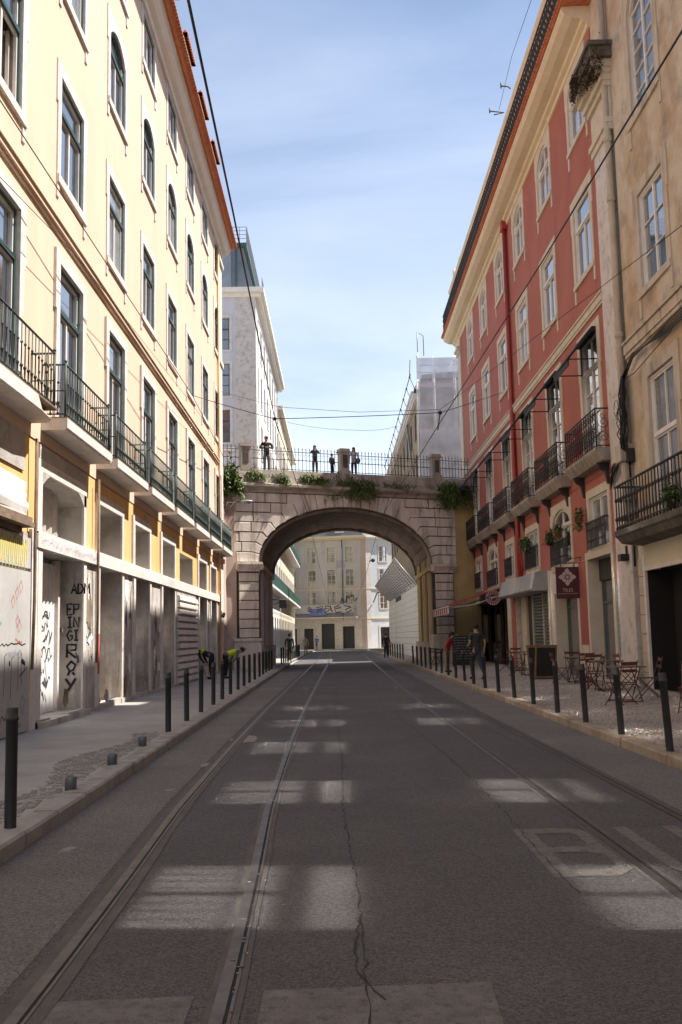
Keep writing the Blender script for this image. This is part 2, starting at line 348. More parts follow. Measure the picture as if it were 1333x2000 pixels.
def win_kit(side, w, h, frame='green_frame', sash='white_frame', pane='pane', stone='white_stone', transom=.3, arch=0, sw=.24, lug=.3, prow=1, nleaf=2, sill=True, depth=.14, ears=True, bars=0, pr=.032):
    """meshes (surround, frame, [panes]) about bottom centre of the opening on the wall plane"""
    a = local(side); ho = h - arch
    hw = w / 2
    for sg in (-1, 1):
        a.box(sg * hw, -depth, 0, sg * (hw + sw), pr, ho)
        if ears: a.box(sg * (hw + sw), -.02, h * .7, sg * (hw + sw + .07), pr, h + sw)
        if lug: a.box(sg * (hw + sw), -.02, -.17 - lug, sg * (hw + sw - .16), pr, -.17)
    if arch:
        P = [(hw + sw, ho), (hw + sw, h + sw), (-hw - sw, h + sw), (-hw - sw, ho)] + arc(-hw, hw, ho, arch)[::-1]
        a.prism(P, -depth, pr)
    else:
        a.box(-hw - sw, -depth, h, hw + sw, pr, h + sw)
    if sill: a.box(-hw - sw, -depth, -.17, hw + sw, pr + .035, 0)
    sur = a.mesh('window_surround', stone)
    f = local(side); n0, n1 = -depth + .015, -depth + .115
    t = .06
    for sg in (-1, 1): f.box(sg * hw, n0, 0, sg * (hw - t), n1 + .004, ho, 0)
    if arch:
        top = arc(-hw, hw, ho, arch); inn = arc(-hw + t, hw - t, ho - .02, arch - .05)[::-1]
        f.prism(top + inn, n0, n1, mi=0)
    else: f.box(-hw + t, n0, h - t, hw - t, n1, h, 0)
    f.box(-hw + t, n0, 0, hw - t, n1, .05, 0)
    panes = []
    zt = h * (1 - transom) if transom else h - t
    if transom: f.box(-hw + t, n0, zt - .05, hw - t, n1 + .015, zt + .04, 0)
    iw = hw - t; st = .045; m0, m1 = n0 + .012, n1 - .03
    ztop = zt - .05 if transom else ho - t
    lw = 2 * iw / nleaf
    for k in range(nleaf):
        ua, ub = -iw + k * lw, -iw + (k + 1) * lw
        f.box(ua, m0, .05, ua + st, m1, ztop, 1); f.box(ub - st, m0, .05, ub, m1, ztop, 1)
        f.box(ua + st, m0, .05, ub - st, m1, .05 + st, 1); f.box(ua + st, m0, ztop - st, ub - st, m1, ztop, 1)
        for b in range(bars):
            zb = .05 + (ztop - .05) * (b + 1) / (bars + 1); f.box(ua + st, m0 + .004, zb - .015, ub - st, m1 - .004, zb + .015, 1)
        q = local(side); q.box(ua + st - .004, n0 + .02, .05 + st - .004, ub - st + .004, n0 + .028, ztop - st + .004)
        if arch and not transom:
            q = local(side); q.box(ua + st - .004, n0 + .02, .05 + st - .004, ub - st + .004, n0 + .028, ztop - st + .004)
        panes.append(q.mesh('pane', pane))
    if transom:
        zb = zt + .04
        if arch:
            q = local(side); q.prism([(-iw, zb), (iw, zb)] + arc(-iw, iw, ho - .02, arch - .05), n0 + .02, n0 + .028); panes.append(q.mesh('pane', pane))
            f.box(-iw, m0, zb, -iw + st, m1, ho, 1); f.box(iw - st, m0, zb, iw, m1, ho, 1); f.box(-iw + st, m0, zb, iw - st, m1, zb + st, 1)
            if prow > 1: f.box(-.02, m0, zb + st, .02, m1, h - .06, 1)
        else:
            zz = h - t
            f.box(-iw, m0, zb, -iw + st, m1, zz, 1); f.box(iw - st, m0, zb, iw, m1, zz, 1); f.box(-iw + st, m0, zb, iw - st, m1, zb + st, 1); f.box(-iw + st, m0, zz - st, iw - st, m1, zz, 1)
            if prow > 1: f.box(-.022, m0, zb + st, .022, m1, zz - st, 1)
            q = local(side); q.box(-iw + st - .004, n0 + .02, zb + st - .004, iw - st + .004, n0 + .028, zz - st + .004); panes.append(q.mesh('pane', pane))
    elif arch:
        q = local(side); q.prism([(-iw, ho - t)] + [(iw, ho - t)] + arc(-iw, iw, ho - .02, arch - .05), n0 + .02, n0 + .028); panes.append(q.mesh('pane', pane))
    fr = f.mesh('window', [frame, sash])
    return sur, fr, panes

def put_window(kit, parent, loc, surround=True, label=None, skip=()):
    sur, fr, panes = kit
    if surround and sur: place('window_surround', sur, parent, loc)
    wo = place('window', fr, parent, loc)
    if label: wo['label'] = label
    for i, p in enumerate(panes):
        if i in skip: continue
        place('pane', p, wo, loc)
    return wo

def ribbon(mb, pts, wd, n, mi=0, normal='n', taper=True):
    """painted stroke on a facade: pts in (u,z), laid at height n off the wall"""
    k = len(pts)
    vs = []
    for i, (u, z) in enumerate(pts):
        a = pts[max(0, i - 1)]; b = pts[min(k - 1, i + 1)]
        du, dz = b[0] - a[0], b[1] - a[1]; l = math.hypot(du, dz) or 1
        ww = wd * (.6 + .4 * math.sin(pi * (i + .5) / k)) if taper else wd
        pu, pz = -dz / l * ww / 2, du / l * ww / 2
        vs += [(u + pu, n, z + pz), (u - pu, n, z - pz)]
    fs = [(2 * i, 2 * i + 1, 2 * i + 3, 2 * i + 2) for i in range(k - 1)]
    mb.add(vs, fs, mi)
GL = {  # stroke letters in a unit box
 'A': [[(0, 0), (.5, 1), (1, 0)], [(.2, .4), (.8, .4)]], 'B': [[(0, 0), (0, 1), (.7, 1), (.85, .75), (.6, .52), (0, .52)], [(.6, .52), (1, .3), (.8, 0), (0, 0)]],
 'D': [[(0, 0), (0, 1), (.7, .9), (1, .5), (.7, .1), (0, 0)]], 'E': [[(1, 1), (0, 1), (0, 0), (1, 0)], [(0, .5), (.8, .5)]], 'G': [[(1, .85), (.5, 1), (0, .5), (.5, 0), (1, .2), (1, .5), (.55, .5)]],
 'I': [[(.1, 1), (.9, 1)], [(.5, 1), (.5, 0)], [(.1, 0), (.9, 0)]], 'L': [[(0, 1), (0, 0), (1, 0)]], 'M': [[(0, 0), (.1, 1), (.5, .3), (.9, 1), (1, 0)]], 'N': [[(0, 0), (0, 1), (1, 0), (1, 1)]],
 'O': [[(.5, 1), (0, .6), (.3, .25), (.8, .35), (1, .7), (.5, 1)], [(.3, .25), (.1, 0)], [(.7, .25), (.9, 0)]], 'P': [[(0, 0), (0, 1), (1, .95), (.95, .5), (0, .45)]], 'R': [[(0, 0), (0, 1), (1, .9), (.9, .5), (0, .5), (1, 0)]],
 'S': [[(1, .9), (.3, 1), (0, .75), (1, .35), (.7, 0), (0, .1)]], 'T': [[(0, 1), (1, 1)], [(.5, 1), (.5, 0)]], 'U': [[(0, 1), (.05, .15), (.5, 0), (.95, .15), (1, 1)]], 'V': [[(0, 1), (.5, 0), (1, 1)]],
 'Y': [[(0, 1), (.5, .5)], [(1, 1), (.15, 0)]], 'X': [[(0, 1), (1, 0)], [(1, 1), (0, 0)]], 'W': [[(0, 1), (.25, 0), (.5, .7), (.75, 0), (1, 1)]], 'K': [[(0, 1), (0, 0)], [(1, 1), (0, .45), (1, 0)]]}
def graf(mb, txt, u, z, cw, ch, wd, n, mi=0, vert=False, jit=.05, gap=1.25):
    for i, c in enumerate(txt):
        if c == ' ': continue
        uu = u if vert else u + i * cw * gap; zz = z - i * ch * gap if vert else z
        for st in GL[c]:
            pts = []
            for (a, b), (c2, d) in zip(st, st[1:] + [st[-1]]):
                pts.append((uu + (a + R.uniform(-jit, jit)) * cw, zz + (b + R.uniform(-jit, jit)) * ch))
            ribbon(mb, pts, wd, n + R.uniform(0, .001), mi, taper=False)
def scrawl(mb, u, z, w_, h_, wd, n, mi=0, k=14):
    pts = [(u + w_ * i / k, z + h_ * R.random()) for i in range(k + 1)]
    ribbon(mb, pts, wd, n + R.uniform(0, .002), mi, taper=False)

def textmesh(txt, size, mt, name='lettering', spacing=1.0):
    c = bpy.data.curves.new('t', 'FONT'); c.body = txt; c.size = size; c.align_x = 'CENTER'; c.space_character = spacing; c.extrude = .002; c.resolution_u = 2
    o = bpy.data.objects.new('t', c); COL.objects.link(o)
    dg = bpy.context.evaluated_depsgraph_get(); me = bpy.data.meshes.new_from_object(o.evaluated_get(dg)); me.name = name
    bpy.data.objects.remove(o); bpy.data.curves.remove(c)
    me.materials.clear(); me.materials.append(MT[mt]); return me
# ---------------------------------------------------------------- ground, road, pavements
def sheet(name, pts, z, m, kind='structure', parent=None):
    mb = MB(); mb.add([(x, y, z) for x, y in pts], [tuple(range(len(pts)))]); return mb.build(name, m, parent, kind=kind)
sheet('ground', [(-900, -300), (900, -300), (900, 1500), (-900, 1500)], -.03, 'concrete_walk')
def kl(y): return -2.50 - .0075 * y if y < 55 else -2.92
def kr(y): return 4.05
rd = MB()
ys = [-30, 4, 12, 20, 30, 40, 55, 75, 100, 125, 132]
xl = {y: kl(y) for y in ys}; xr = {y: 4.05 for y in ys}
for y in ys:
    if y >= 75: xr[y] = 4.05 - (y - 75) * .006; xl[y] = -2.92 + (y - 75) * .004
for a, b in zip(ys, ys[1:]):
    rd.add([(xl[a], a, 0), (xr[a], a, 0), (xr[b], b, 0), (xl[b], b, 0)], [(0, 1, 2, 3)])
rd.add([(-60, 132, 0), (60, 132, 0), (60, 150, 0), (-60, 150, 0)], [(0, 1, 2, 3)])
road = rd.build('road', 'asphalt', kind='structure')
# paler worn strip between the kerb and the outer rail on each side
def strip(name, xa, xb, y0, y1, z, m, parent=road, step=2.0, kind='stuff', jit=0):
    mb = MB(); n = max(2, int((y1 - y0) / step)); vs = []
    for i in range(n + 1):
        y = y0 + (y1 - y0) * i / n
        vs += [(xa(y) + R.uniform(-jit, jit), y, z), (xb(y) + R.uniform(-jit, jit), y, z)]
    mb.add(vs, [(2 * i, 2 * i + 1, 2 * i + 3, 2 * i + 2) for i in range(n)]); o = mb.build(name, m, parent)
    if kind: o['kind'] = kind
    return o
def lerp(tab):
    def f(y):
        if y <= tab[0][0]: return tab[0][1]
        for (a, b), (c, d) in zip(tab, tab[1:]):
            if y <= c: return b + (d - b) * (y - a) / (c - a)
        return tab[-1][1]
    return f
R1 = lerp([(-5, -1.40), (4.6, -1.44), (7, -1.50), (10, -1.60), (16, -1.66), (24, -1.68), (40, -1.62), (60, -1.52), (90, -1.5), (131, -1.9)])
R2 = lerp([(-5, -.50), (4.6, -.54), (7, -.60), (10, -.70), (16, -.76), (24, -.78), (40, -.72), (60, -.62), (90, -.6), (131, -1.0)])
R3 = lerp([(-5, 2.16), (6, 2.13), (16, 2.08), (24, 2.04), (42, 2.13), (70, 2.3), (100, 2.55), (131, 2.2)])
R4 = lerp([(-5, 3.06), (6, 3.03), (16, 2.98), (24, 2.94), (42, 3.03), (70, 3.2), (100, 3.45), (131, 3.1)])
strip('asphalt_patch', lambda y: kl(y) + .002, lambda y: R1(y) - .17, -20, 54, .002, 'asphalt_side', step=1.2, jit=.0)
strip('asphalt_patch', lambda y: R4(y) + .12, lambda y: 4.04, -20, 90, .002, 'asphalt_side', step=1.2)
def rail(parent, f, wide, y1=130):
    strip('concrete_band', lambda y: f(y) - wide, lambda y: f(y) + wide, -15, y1, .0045, 'band', parent, 1.0, None, jit=.012)
    a = MB()
    n = 150; yy = [-15 + (y1 + 15) * i / n for i in range(n + 1)]
    for off, w_, z, m in ((-.018, .030, .009, 0), (.038, .008, .0085, 0)):
        vs = []
        for y in yy: vs += [(f(y) + off - w_, y, z), (f(y) + off + w_, y, z)]
        a.add(vs, [(2 * i, 2 * i + 1, 2 * i + 3, 2 * i + 2) for i in range(n)], 0)
    r = a.build('rail', 'steel', parent)
    strip('groove', lambda y: f(y) + .012, lambda y: f(y) + .030, -15, y1, .0065, 'groove', r, 1.5, None)
t1 = thing('tram_track', (0, 0, 0), 'grooved steel tram rails with two pale concrete bands in the lane beside the dusty pavement', 'tram track', 'tram tracks in the road')
rail(t1, R1, .11); rail(t1, R2, .085)
t2 = thing('tram_track', (0, 0, 0), 'grooved steel tram rails running through the BUS letters in the cafe-side lane', 'tram track', 'tram tracks in the road')
rail(t2, R3, .08); rail(t2, R4, .06)
# markings
def mark(name, polys, z=.0125, m='paint', label=None):
    mb = MB()
    for p in polys: mb.add([(x, y, z) for x, y in p], [tuple(range(len(p)))])
    return mb.build(name, m, road)
def stroke(pts, w_, taper=None):
    out = []
    for (a, b), (c, d) in zip(pts, pts[1:]):
        dx, dy = c - a, d - b; l = math.hypot(dx, dy); e = w_ * .35
        ux, uy = dx / l, dy / l; px, py = -uy * w_ / 2, ux * w_ / 2
        out.append([(a - ux * e + px, b - uy * e + py), (a - ux * e - px, b - uy * e - py), (c + ux * e - px, d + uy * e - py), (c + ux * e + px, d + uy * e + py)])
    return out
def band_letter(outer, hole_list):
    pass
Bp = [[(1.45, 7.02), (1.60, 7.02), (1.60, 8.72), (1.45, 8.72)]]
Bp += [[(1.60, 8.52), (1.88, 8.52), (1.96, 8.72), (1.60, 8.72)], [(1.88, 8.52), (1.96, 8.72), (2.06, 8.5), (2.06, 8.1), (1.93, 8.1), (1.93, 8.42)], [(1.93, 8.1), (2.06, 8.1), (2.02, 7.98), (1.86, 7.9)],
       [(1.60, 7.78), (1.86, 7.78), (2.02, 7.98), (1.9, 7.98), (1.60, 7.98)], [(1.86, 7.78), (2.02, 7.98), (2.1, 7.75), (2.1, 7.3), (1.96, 7.3), (1.96, 7.66)], [(1.60, 7.02), (1.9, 7.02), (2.1, 7.3), (1.96, 7.34), (1.86, 7.22), (1.60, 7.22)]]
Up = [[(2.30, 7.2), (2.42, 7.2), (2.42, 8.72), (2.30, 8.72)], [(2.72, 7.2), (2.84, 7.2), (2.84, 8.72), (2.72, 8.72)], [(2.30, 7.2), (2.42, 7.2), (2.5, 7.16), (2.64, 7.16), (2.72, 7.2), (2.84, 7.2), (2.74, 6.98), (2.4, 6.98)]]
Sp = stroke([(3.58, 8.62), (3.15, 8.62), (3.15, 7.95), (3.58, 7.82), (3.58, 7.1), (3.12, 7.1)], .13)
for n_, p_ in (('road_lettering', Bp), ('road_lettering', Up), ('road_lettering', Sp)):
    for i, q in enumerate(p_): pass
    mb = MB()
    for i, q in enumerate(p_): mb.add([(x, y, .0024 + .0002 * i) for x, y in q], [tuple(range(len(q)))])
    mb.build(n_, 'paint_old', road)
mark('crossing_bar', [[(-1.37, 4.05), (-.70, 4.05), (-.70, 4.90), (-1.37, 4.86)], [(-.38, 4.05), (.66, 4.05), (.70, 5.0), (-.38, 4.95)]], .0026, 'paint_old')
def crack(pts, name='crack', w0=.005):
    P = []
    for (a, b), (c, d) in zip(pts, pts[1:]):
        k = max(3, int(abs(d - b) / .09))
        for i in range(k): t = i / k; P.append((a + (c - a) * t + R.gauss(0, .010), b + (d - b) * t + R.uniform(-.02, .02)))
    vs = []
    for x, y in P:
        w_ = w0 * R.uniform(.25, 1.3); vs += [(x - w_, y, .0046), (x + w_, y, .0046)]
    mb = MB(); mb.add(vs, [(2 * i, 2 * i + 1, 2 * i + 3, 2 * i + 2) for i in range(len(P) - 1)]); mb.build(name, 'crack', road)
crack([(.10, 3.9), (.11, 5.58), (.10, 6.53), (.08, 7.69), (.02, 9.93), (.03, 14.07), (-.08, 22.7), (-.02, 34)])
crack([(1.50, 6.6), (1.50, 7.9), (1.53, 9.2), (1.51, 12.73), (1.4, 16.61), (1.03, 25.92)])
crack([(.1, 6.1), (.05, 5.2), (.22, 4.7)], w0=.006)
crack([(.45, 8.95), (1.0, 9.08), (1.6, 8.9)], w0=.006); crack([(2.95, 22), (2.6, 18), (2.75, 14.2)], w0=.006)
for (x, y, r_) in ((-1.75, 13.6, .12), (-1.9, 11.4, .05), (-2.2, 8.3, .06), (-1.55, 17, .3)):
    mb = MB(); k = 14; mb.add([(x + r_ * R.uniform(.5, 1.2) * math.cos(2 * pi * i / k), y + 2 * r_ * R.uniform(.5, 1.2) * math.sin(2 * pi * i / k), .0032) for i in range(k)], [tuple(range(k))])
    mb.build('dust_stain', 'rubble', road)
# litter: dead leaves and grit along rail and kerb
lf = MB()
for i in range(210):
    q = R.random()
    if q < .5: y = R.uniform(4, 18); x = R2(y) + R.gauss(.03, .03)
    elif q < .8: y = R.uniform(6, 30); x = kl(y) + abs(R.gauss(.06, .08))
    else: y = R.uniform(5, 22); x = R.uniform(-2.2, 3.8)
    s_ = R.uniform(.006, .018); a = R.random() * 6
    lf.add([(x + s_ * math.cos(a + t) * (1 if k % 2 else .6), y + s_ * math.sin(a + t), .010 + R.uniform(0, .006)) for k, t in enumerate((0, 1.3, 2.9, 4.4))], [(0, 1, 2, 3)], R.choice((0, 0, 1)))
o = lf.build('litter', ['brown_wood', 'kerb']); tagit(o, 'dead leaves and grit caught along the rails and the kerb', 'litter', kind='stuff')

# pavements
SWL = thing('pavement', (0, 0, 0), None, None, kind='structure')
SWL.name = 'pavement'
pv = MB()
yy = [-30, 0, 10, 20, 35, 48, 55]
for a, b in zip(yy, yy[1:]): pv.add([(-5.75, a, .13), (kl(a) - .24, a, .13), (kl(b) - .24, b, .13), (-5.75, b, .13)], [(0, 1, 2, 3)])
pv.add([(-5.75, 55, .13), (-2.92, 55, .13), (-2.92, 66, .13), (-5.75, 66, .13)], [(0, 1, 2, 3)])
pv.add([(-5.7, 66, .13), (-3.1, 66, .13), (-2.9, 126, .13), (-5.7, 126, .13)], [(0, 1, 2, 3)])
pv.add([(-30, 131, .13), (40, 131, .13), (40, 160, .13), (-30, 160, .13)], [(0, 1, 2, 3)])
pv.build('paving', 'concrete_walk', SWL)
# rubble strip of loose cobbles along the left kerb
def cobbles(name, xa, xb, y0, y1, s_, zf, parent, m, dens=1.0, jz=.012, sx=1.0):
    mb = MB(); vs = []; fs = []
    y = y0
    while y < y1:
        x = xa(y) + R.uniform(0, s_); st = s_ * sx
        while x < xb(y) - st * .5:
            if R.random() < dens:
                a = st * R.uniform(.38, .47); b = s_ * R.uniform(.38, .47); z = zf(x) + R.uniform(0, jz); k = len(vs); q = .75
                ro = R.uniform(-.15, .15)
                vs += [(x - a, y - b + ro * a, z - .03), (x + a, y - b - ro * a, z - .03), (x + a, y + b - ro * a, z - .03), (x - a, y + b + ro * a, z - .03),
                       (x - a * q, y - b * q, z), (x + a * q, y - b * q, z), (x + a * q, y + b * q, z), (x - a * q, y + b * q, z)]
                fs += [(k, k + 1, k + 5, k + 4), (k + 1, k + 2, k + 6, k + 5), (k + 2, k + 3, k + 7, k + 6), (k + 3, k, k + 4, k + 7), (k + 4, k + 5, k + 6, k + 7)]
            x += st
        y += s_
    mb.add(vs, fs); return mb.build(name, m, parent, kind='stuff')
cobbles('cobbles', lambda y: kl(y) - .82 + .2 * math.sin(y * 1.3), lambda y: kl(y) - .26, 6.5, 17, .085, lambda x: .131, SWL, 'rubble', .93, .012)
SWR = thing('pavement', (0, 0, 0), None, None, kind='structure')
def zr(x): return .13 + (x - 4.29) * .026
pv = MB()
for a, b in ((-30, 55), (55, 66), (66, 126)):
    xe = 8.0 if a < 60 else 6.2
    pv.add([(4.29, a, .115), (xe, a, zr(xe) - .015), (xe, b, zr(xe) - .015), (4.29, b, .115)], [(0, 1, 2, 3)])
pv.build('paving', 'cobble_joint', SWR)
cobbles('cobbles', lambda y: 4.31, lambda y: 7.85, 9.5, 27, .105, lambda x: zr(x), SWR, 'cobble', 1, .008, 1.05)
cobbles('cobbles', lambda y: 4.31, lambda y: 7.85, 27, 60, .15, lambda x: zr(x), SWR, 'cobble', 1, .006, 1.3)
cobbles('cobbles', lambda y: 4.31, lambda y: 5.9, 60, 100, .3, lambda x: zr(x), SWR, 'cobble', 1, .004, 1.3)
# kerb stones, each one a part
def kerbline(xf, sgn, y0, y1, m, tall, name='kerb', step=1.15, wd=.24):
    k = thing(name, (0, 0, 0), None, None, kind='structure')
    y = y0
    while y < y1:
        l = step * R.uniform(.8, 1.15); e = min(y + l, y1); dz = R.uniform(-.006, .006); dx = R.uniform(-.008, .008)
        xa, xb = xf(y) + dx, xf(e) + dx; g = .012
        mb = MB(); c = .022
        s_ = -sgn   # s_ points away from the road
        P = lambda x, yy, o_, z: (x + s_ * o_, yy, z)
        vs = []
        for (x, yq) in ((xa, y + g), (xb, e - g)):
            vs += [P(x, yq, 0, -.02), P(x, yq, 0, tall - c + dz), P(x, yq, c, tall + dz), P(x, yq, wd, tall + dz), P(x, yq, wd, -.02)]
        fs = [(0, 1, 6, 5), (1, 2, 7, 6), (2, 3, 8, 7), (3, 4, 9, 8), (0, 4, 3, 2, 1), (5, 6, 7, 8, 9)]
        mb.add(vs, fs); mb.build('kerb_stone', m, k); y = e
    mb = MB(); q = 24
    for i in range(q):
        a = y0 + (y1 - y0) * i / q; b = y0 + (y1 - y0) * (i + 1) / q
        xs = [xf(a) + s_ * .012, xf(b) + s_ * .012, xf(b) + s_ * (wd + .01), xf(a) + s_ * (wd + .01)]
        mb.add([(xs[0], a, tall - .03), (xs[1], b, tall - .03), (xs[2], b, tall - .03), (xs[3], a, tall - .03), (xs[0], a, -.02), (xs[1], b, -.02)], [(0, 1, 2, 3), (0, 4, 5, 1)])
    mb.build('kerb_bed', 'cobble_joint', k)
    return k
kerbline(kl, 1, -2, 55, 'kerb', .135)
kerbline(lambda y: -2.92 - .2, 1, 55.2, 126, 'kerb', .14, step=2.4)
kerbline(kr, -1, 5, 126, 'kerb_warm', .135)

# ---------------------------------------------------------------- yellow building
YB = thing('apartment_building', (XL, 20, 0), 'pale yellow building with green framed windows above a derelict white stone ground floor', 'building')
BAY = 4.35; C0 = 20.3
cols = list(range(-4, 7))
uc = lambda k: C0 + BAY * k
F1 = (5.95, 9.28); F2 = (11.1, 13.32); F3 = (15.28, 17.5); F4 = (19.02, 20.6)
holes = []
for k in cols:
    u = uc(k)
    for (a, b) in (F1, F2, F3, F4): holes.append((u - .9, u + .9, a, b))
m = FB('L'); wall_holes(m, -16, 48.2, 5.4, 20.95, holes, .25)
m.build('wall', 'yellow', YB)
m = FB('L'); m.box(-16, -12, 0, 48.2, -1.25, 21.0); m.box(-16, -1.3, 5.2, 48.2, -.3, 20.95)
m.build('building_core', 'plaster_grey', YB)
kF1 = win_kit('L', 1.8, F1[1] - F1[0], transom=.27, sill=False, lug=0, pr=.06)
kF2 = win_kit('L', 1.8, F2[1] - F2[0], transom=.31)
kF3 = win_kit('L', 1.8, F3[1] - F3[0], transom=.33, arch=.38, prow=1)
kF4 = win_kit('L', 1.8, F4[1] - F4[0], transom=0)
kF2c = win_kit('L', 1.8, F2[1] - F2[0], transom=.31, pane='pane_curtain'); kF3c = win_kit('L', 1.8, F3[1] - F3[0], transom=.33, arch=.38, prow=1, pane='pane_curtain')
kF4b = win_kit('L', 1.8, F4[1] - F4[0], transom=0, pane='pane_dull')
for k in cols:
    u = uc(k)
    for j, (kit, ff) in enumerate(((kF1, F1), (kF2, F2), (kF3, F3), (kF4, F4))):
        if j == 3 and k in (3, 4, 6): kit = kF4b
        if j == 1 and k in (1, 4): kit = kF2c
        if j == 2 and k in (0, 3, 5): kit = kF3c
        if j == 1 and k == -1:
            wo = put_window(kit, YB, (XL, u, ff[0]), label='window with its casement swung open into a green painted room', skip=(0, 1))
            continue
        put_window(kit, YB, (XL, u, ff[0]))
# the open window's room and casement
u = uc(-1); m = FB('L')
m.box(u - 1.0, -1.6, 10.9, u + 1.0, -1.55, 13.5); m.box(u - 1.0, -1.6, 10.9, u - .95, -.26, 13.5); m.box(u + .95, -1.6, 10.9, u + 1.0, -.26, 13.5); m.box(u - 1, -1.6, 10.85, u + 1, -.26, 10.9); m.box(u - 1, -1.6, 13.5, u + 1, -.26, 13.55)
m.build('window_recess', 'room_green', YB)
m = FB('L')
for du in (.80,):
    m.box(u + du - .05, -.85, 11.16, u + du, -.79, 12.6); m.box(u + du - .05, -.24, 11.16, u + du, -.18, 12.6); m.box(u + du - .05, -.79, 11.16, u + du, -.24, 11.22); m.box(u + du - .05, -.79, 12.54, u + du, -.24, 12.6)
m.build('open_casement', 'white_frame', YB)
# string course, cornice, pilaster, pipe
m = FB('L')
for z0, z1, n_ in ((9.86, 9.93, .05), (9.93, 10.03, .10), (10.03, 10.08, .14)): m.box(-16, -.05, z0, 46.4, n_, z1)
m.build('string_course', 'yellow', YB)
m = FB('L'); m.prism([(-.02, 20.72), (.10, 20.74), (.14, 20.86), (.30, 20.93), (.44, 21.06), (.47, 21.2), (.52, 21.24), (.52, 21.32), (-.02, 21.32)], -16, 48.5, axis='x')
m.build('cornice', 'cornice', YB)
m = FB('L'); m.box(46.7, -.02, 0, 48.2, .06, 20.72); m.box(46.62, -.02, 20.1, 48.28, .16, 20.3); m.box(46.62, -.02, 15.0, 48.28, .13, 15.25); m.box(46.62, -.02, 5.3, 48.28, .13, 5.5)
m.build('pilaster', 'white_stone', YB)
m = FB('L'); m.tube([(46.45, .09, 20.7), (46.45, .09, .2)], .055, 8); m.build('drainpipe', 'yellow_low', YB)
# roof and eave tiles
m = FB('L'); m.prism([(.7, 21.34), (-7, 25.6), (-7, 21.3), (.7, 21.3)], -16, 48.5, axis='x'); m.build('roof', 'tile', YB)
tm = local('L'); q = []
tm.prism([(-.085, 0), (-.075, .055), (-.03, .085), (.03, .085), (.075, .055), (.085, 0), (.06, 0), (.05, .04), (0, .062), (-.05, .04), (-.06, 0)], -.4, .12)
tme = tm.mesh('roof_tile', 'tile')
k = 0; u = 48.4
while k < 235:
    place('roof_tile', tme, YB, (XL + .72, u, 21.34)); u -= .185; k += 1
m = FB('L')
while u > -15: m.prism([(u - .085, 21.34), (u, 21.43), (u + .085, 21.34)], .1, .83); u -= .185
for i in range(5): m.box(-15.9, .62, 21.24 + i * .02, 48.45, .70 + i * .02, 21.25 + i * .02)
m.build('roof_tile_row', 'tile', YB, kind='stuff')
# under-course of tiles giving the layered red edge
m = FB('L'); m.box(-16, .1, 21.325, 48.5, .74, 21.36); m.build('eave_board', 'tile', YB)
for k in range(1, 7):
    u = uc(k); z = 22.9
    m = FB('L'); m.box(u - .95, -3.6, z - 1.5, u + .95, -.15, z + 2.5); m.box(u - 1.02, -3.6, z + 2.36, u + 1.02, -.08, z + 2.5)
    d = m.build('dormer', 'cornice', YB)
    m = FB('L'); m.add([(u - 1.15, .05, z + 2.5), (u + 1.15, .05, z + 2.5), (u + 1.15, -3.6, z + 2.5), (u - 1.15, -3.6, z + 2.5), (u, -.8, z + 3.35), (u, -3.6, z + 3.35)], [(0, 1, 4), (1, 2, 5, 4), (3, 0, 4, 5), (0, 3, 2, 1)])
    for i in range(13): uu = u - 1.1 + i * .183; m.prism([(uu - .08, z + 2.5), (uu, z + 2.59), (uu + .08, z + 2.5)], -.3, .1)
    for i in range(14): nn = 0 - i * .2; m.prism([(nn - .08, z + 2.5), (nn, z + 2.6), (nn + .08, z + 2.5)], u + .95, u + 1.2, axis='x'); m.prism([(nn - .08, z + 2.5), (nn, z + 2.6), (nn + .08, z + 2.5)], u - 1.2, u - .95, axis='x')
    m.build('dormer_roof', 'tile', d)
    m = FB('L'); m.box(u - .5, -.16, z + .5, u + .5, -.13, z + 2.1); m.build('pane', 'pane', d)
m = FB('L'); m.box(47.2, -2.4, 22.5, 48.0, -1.4, 26.0); m.build('chimney', 'cornice', YB)

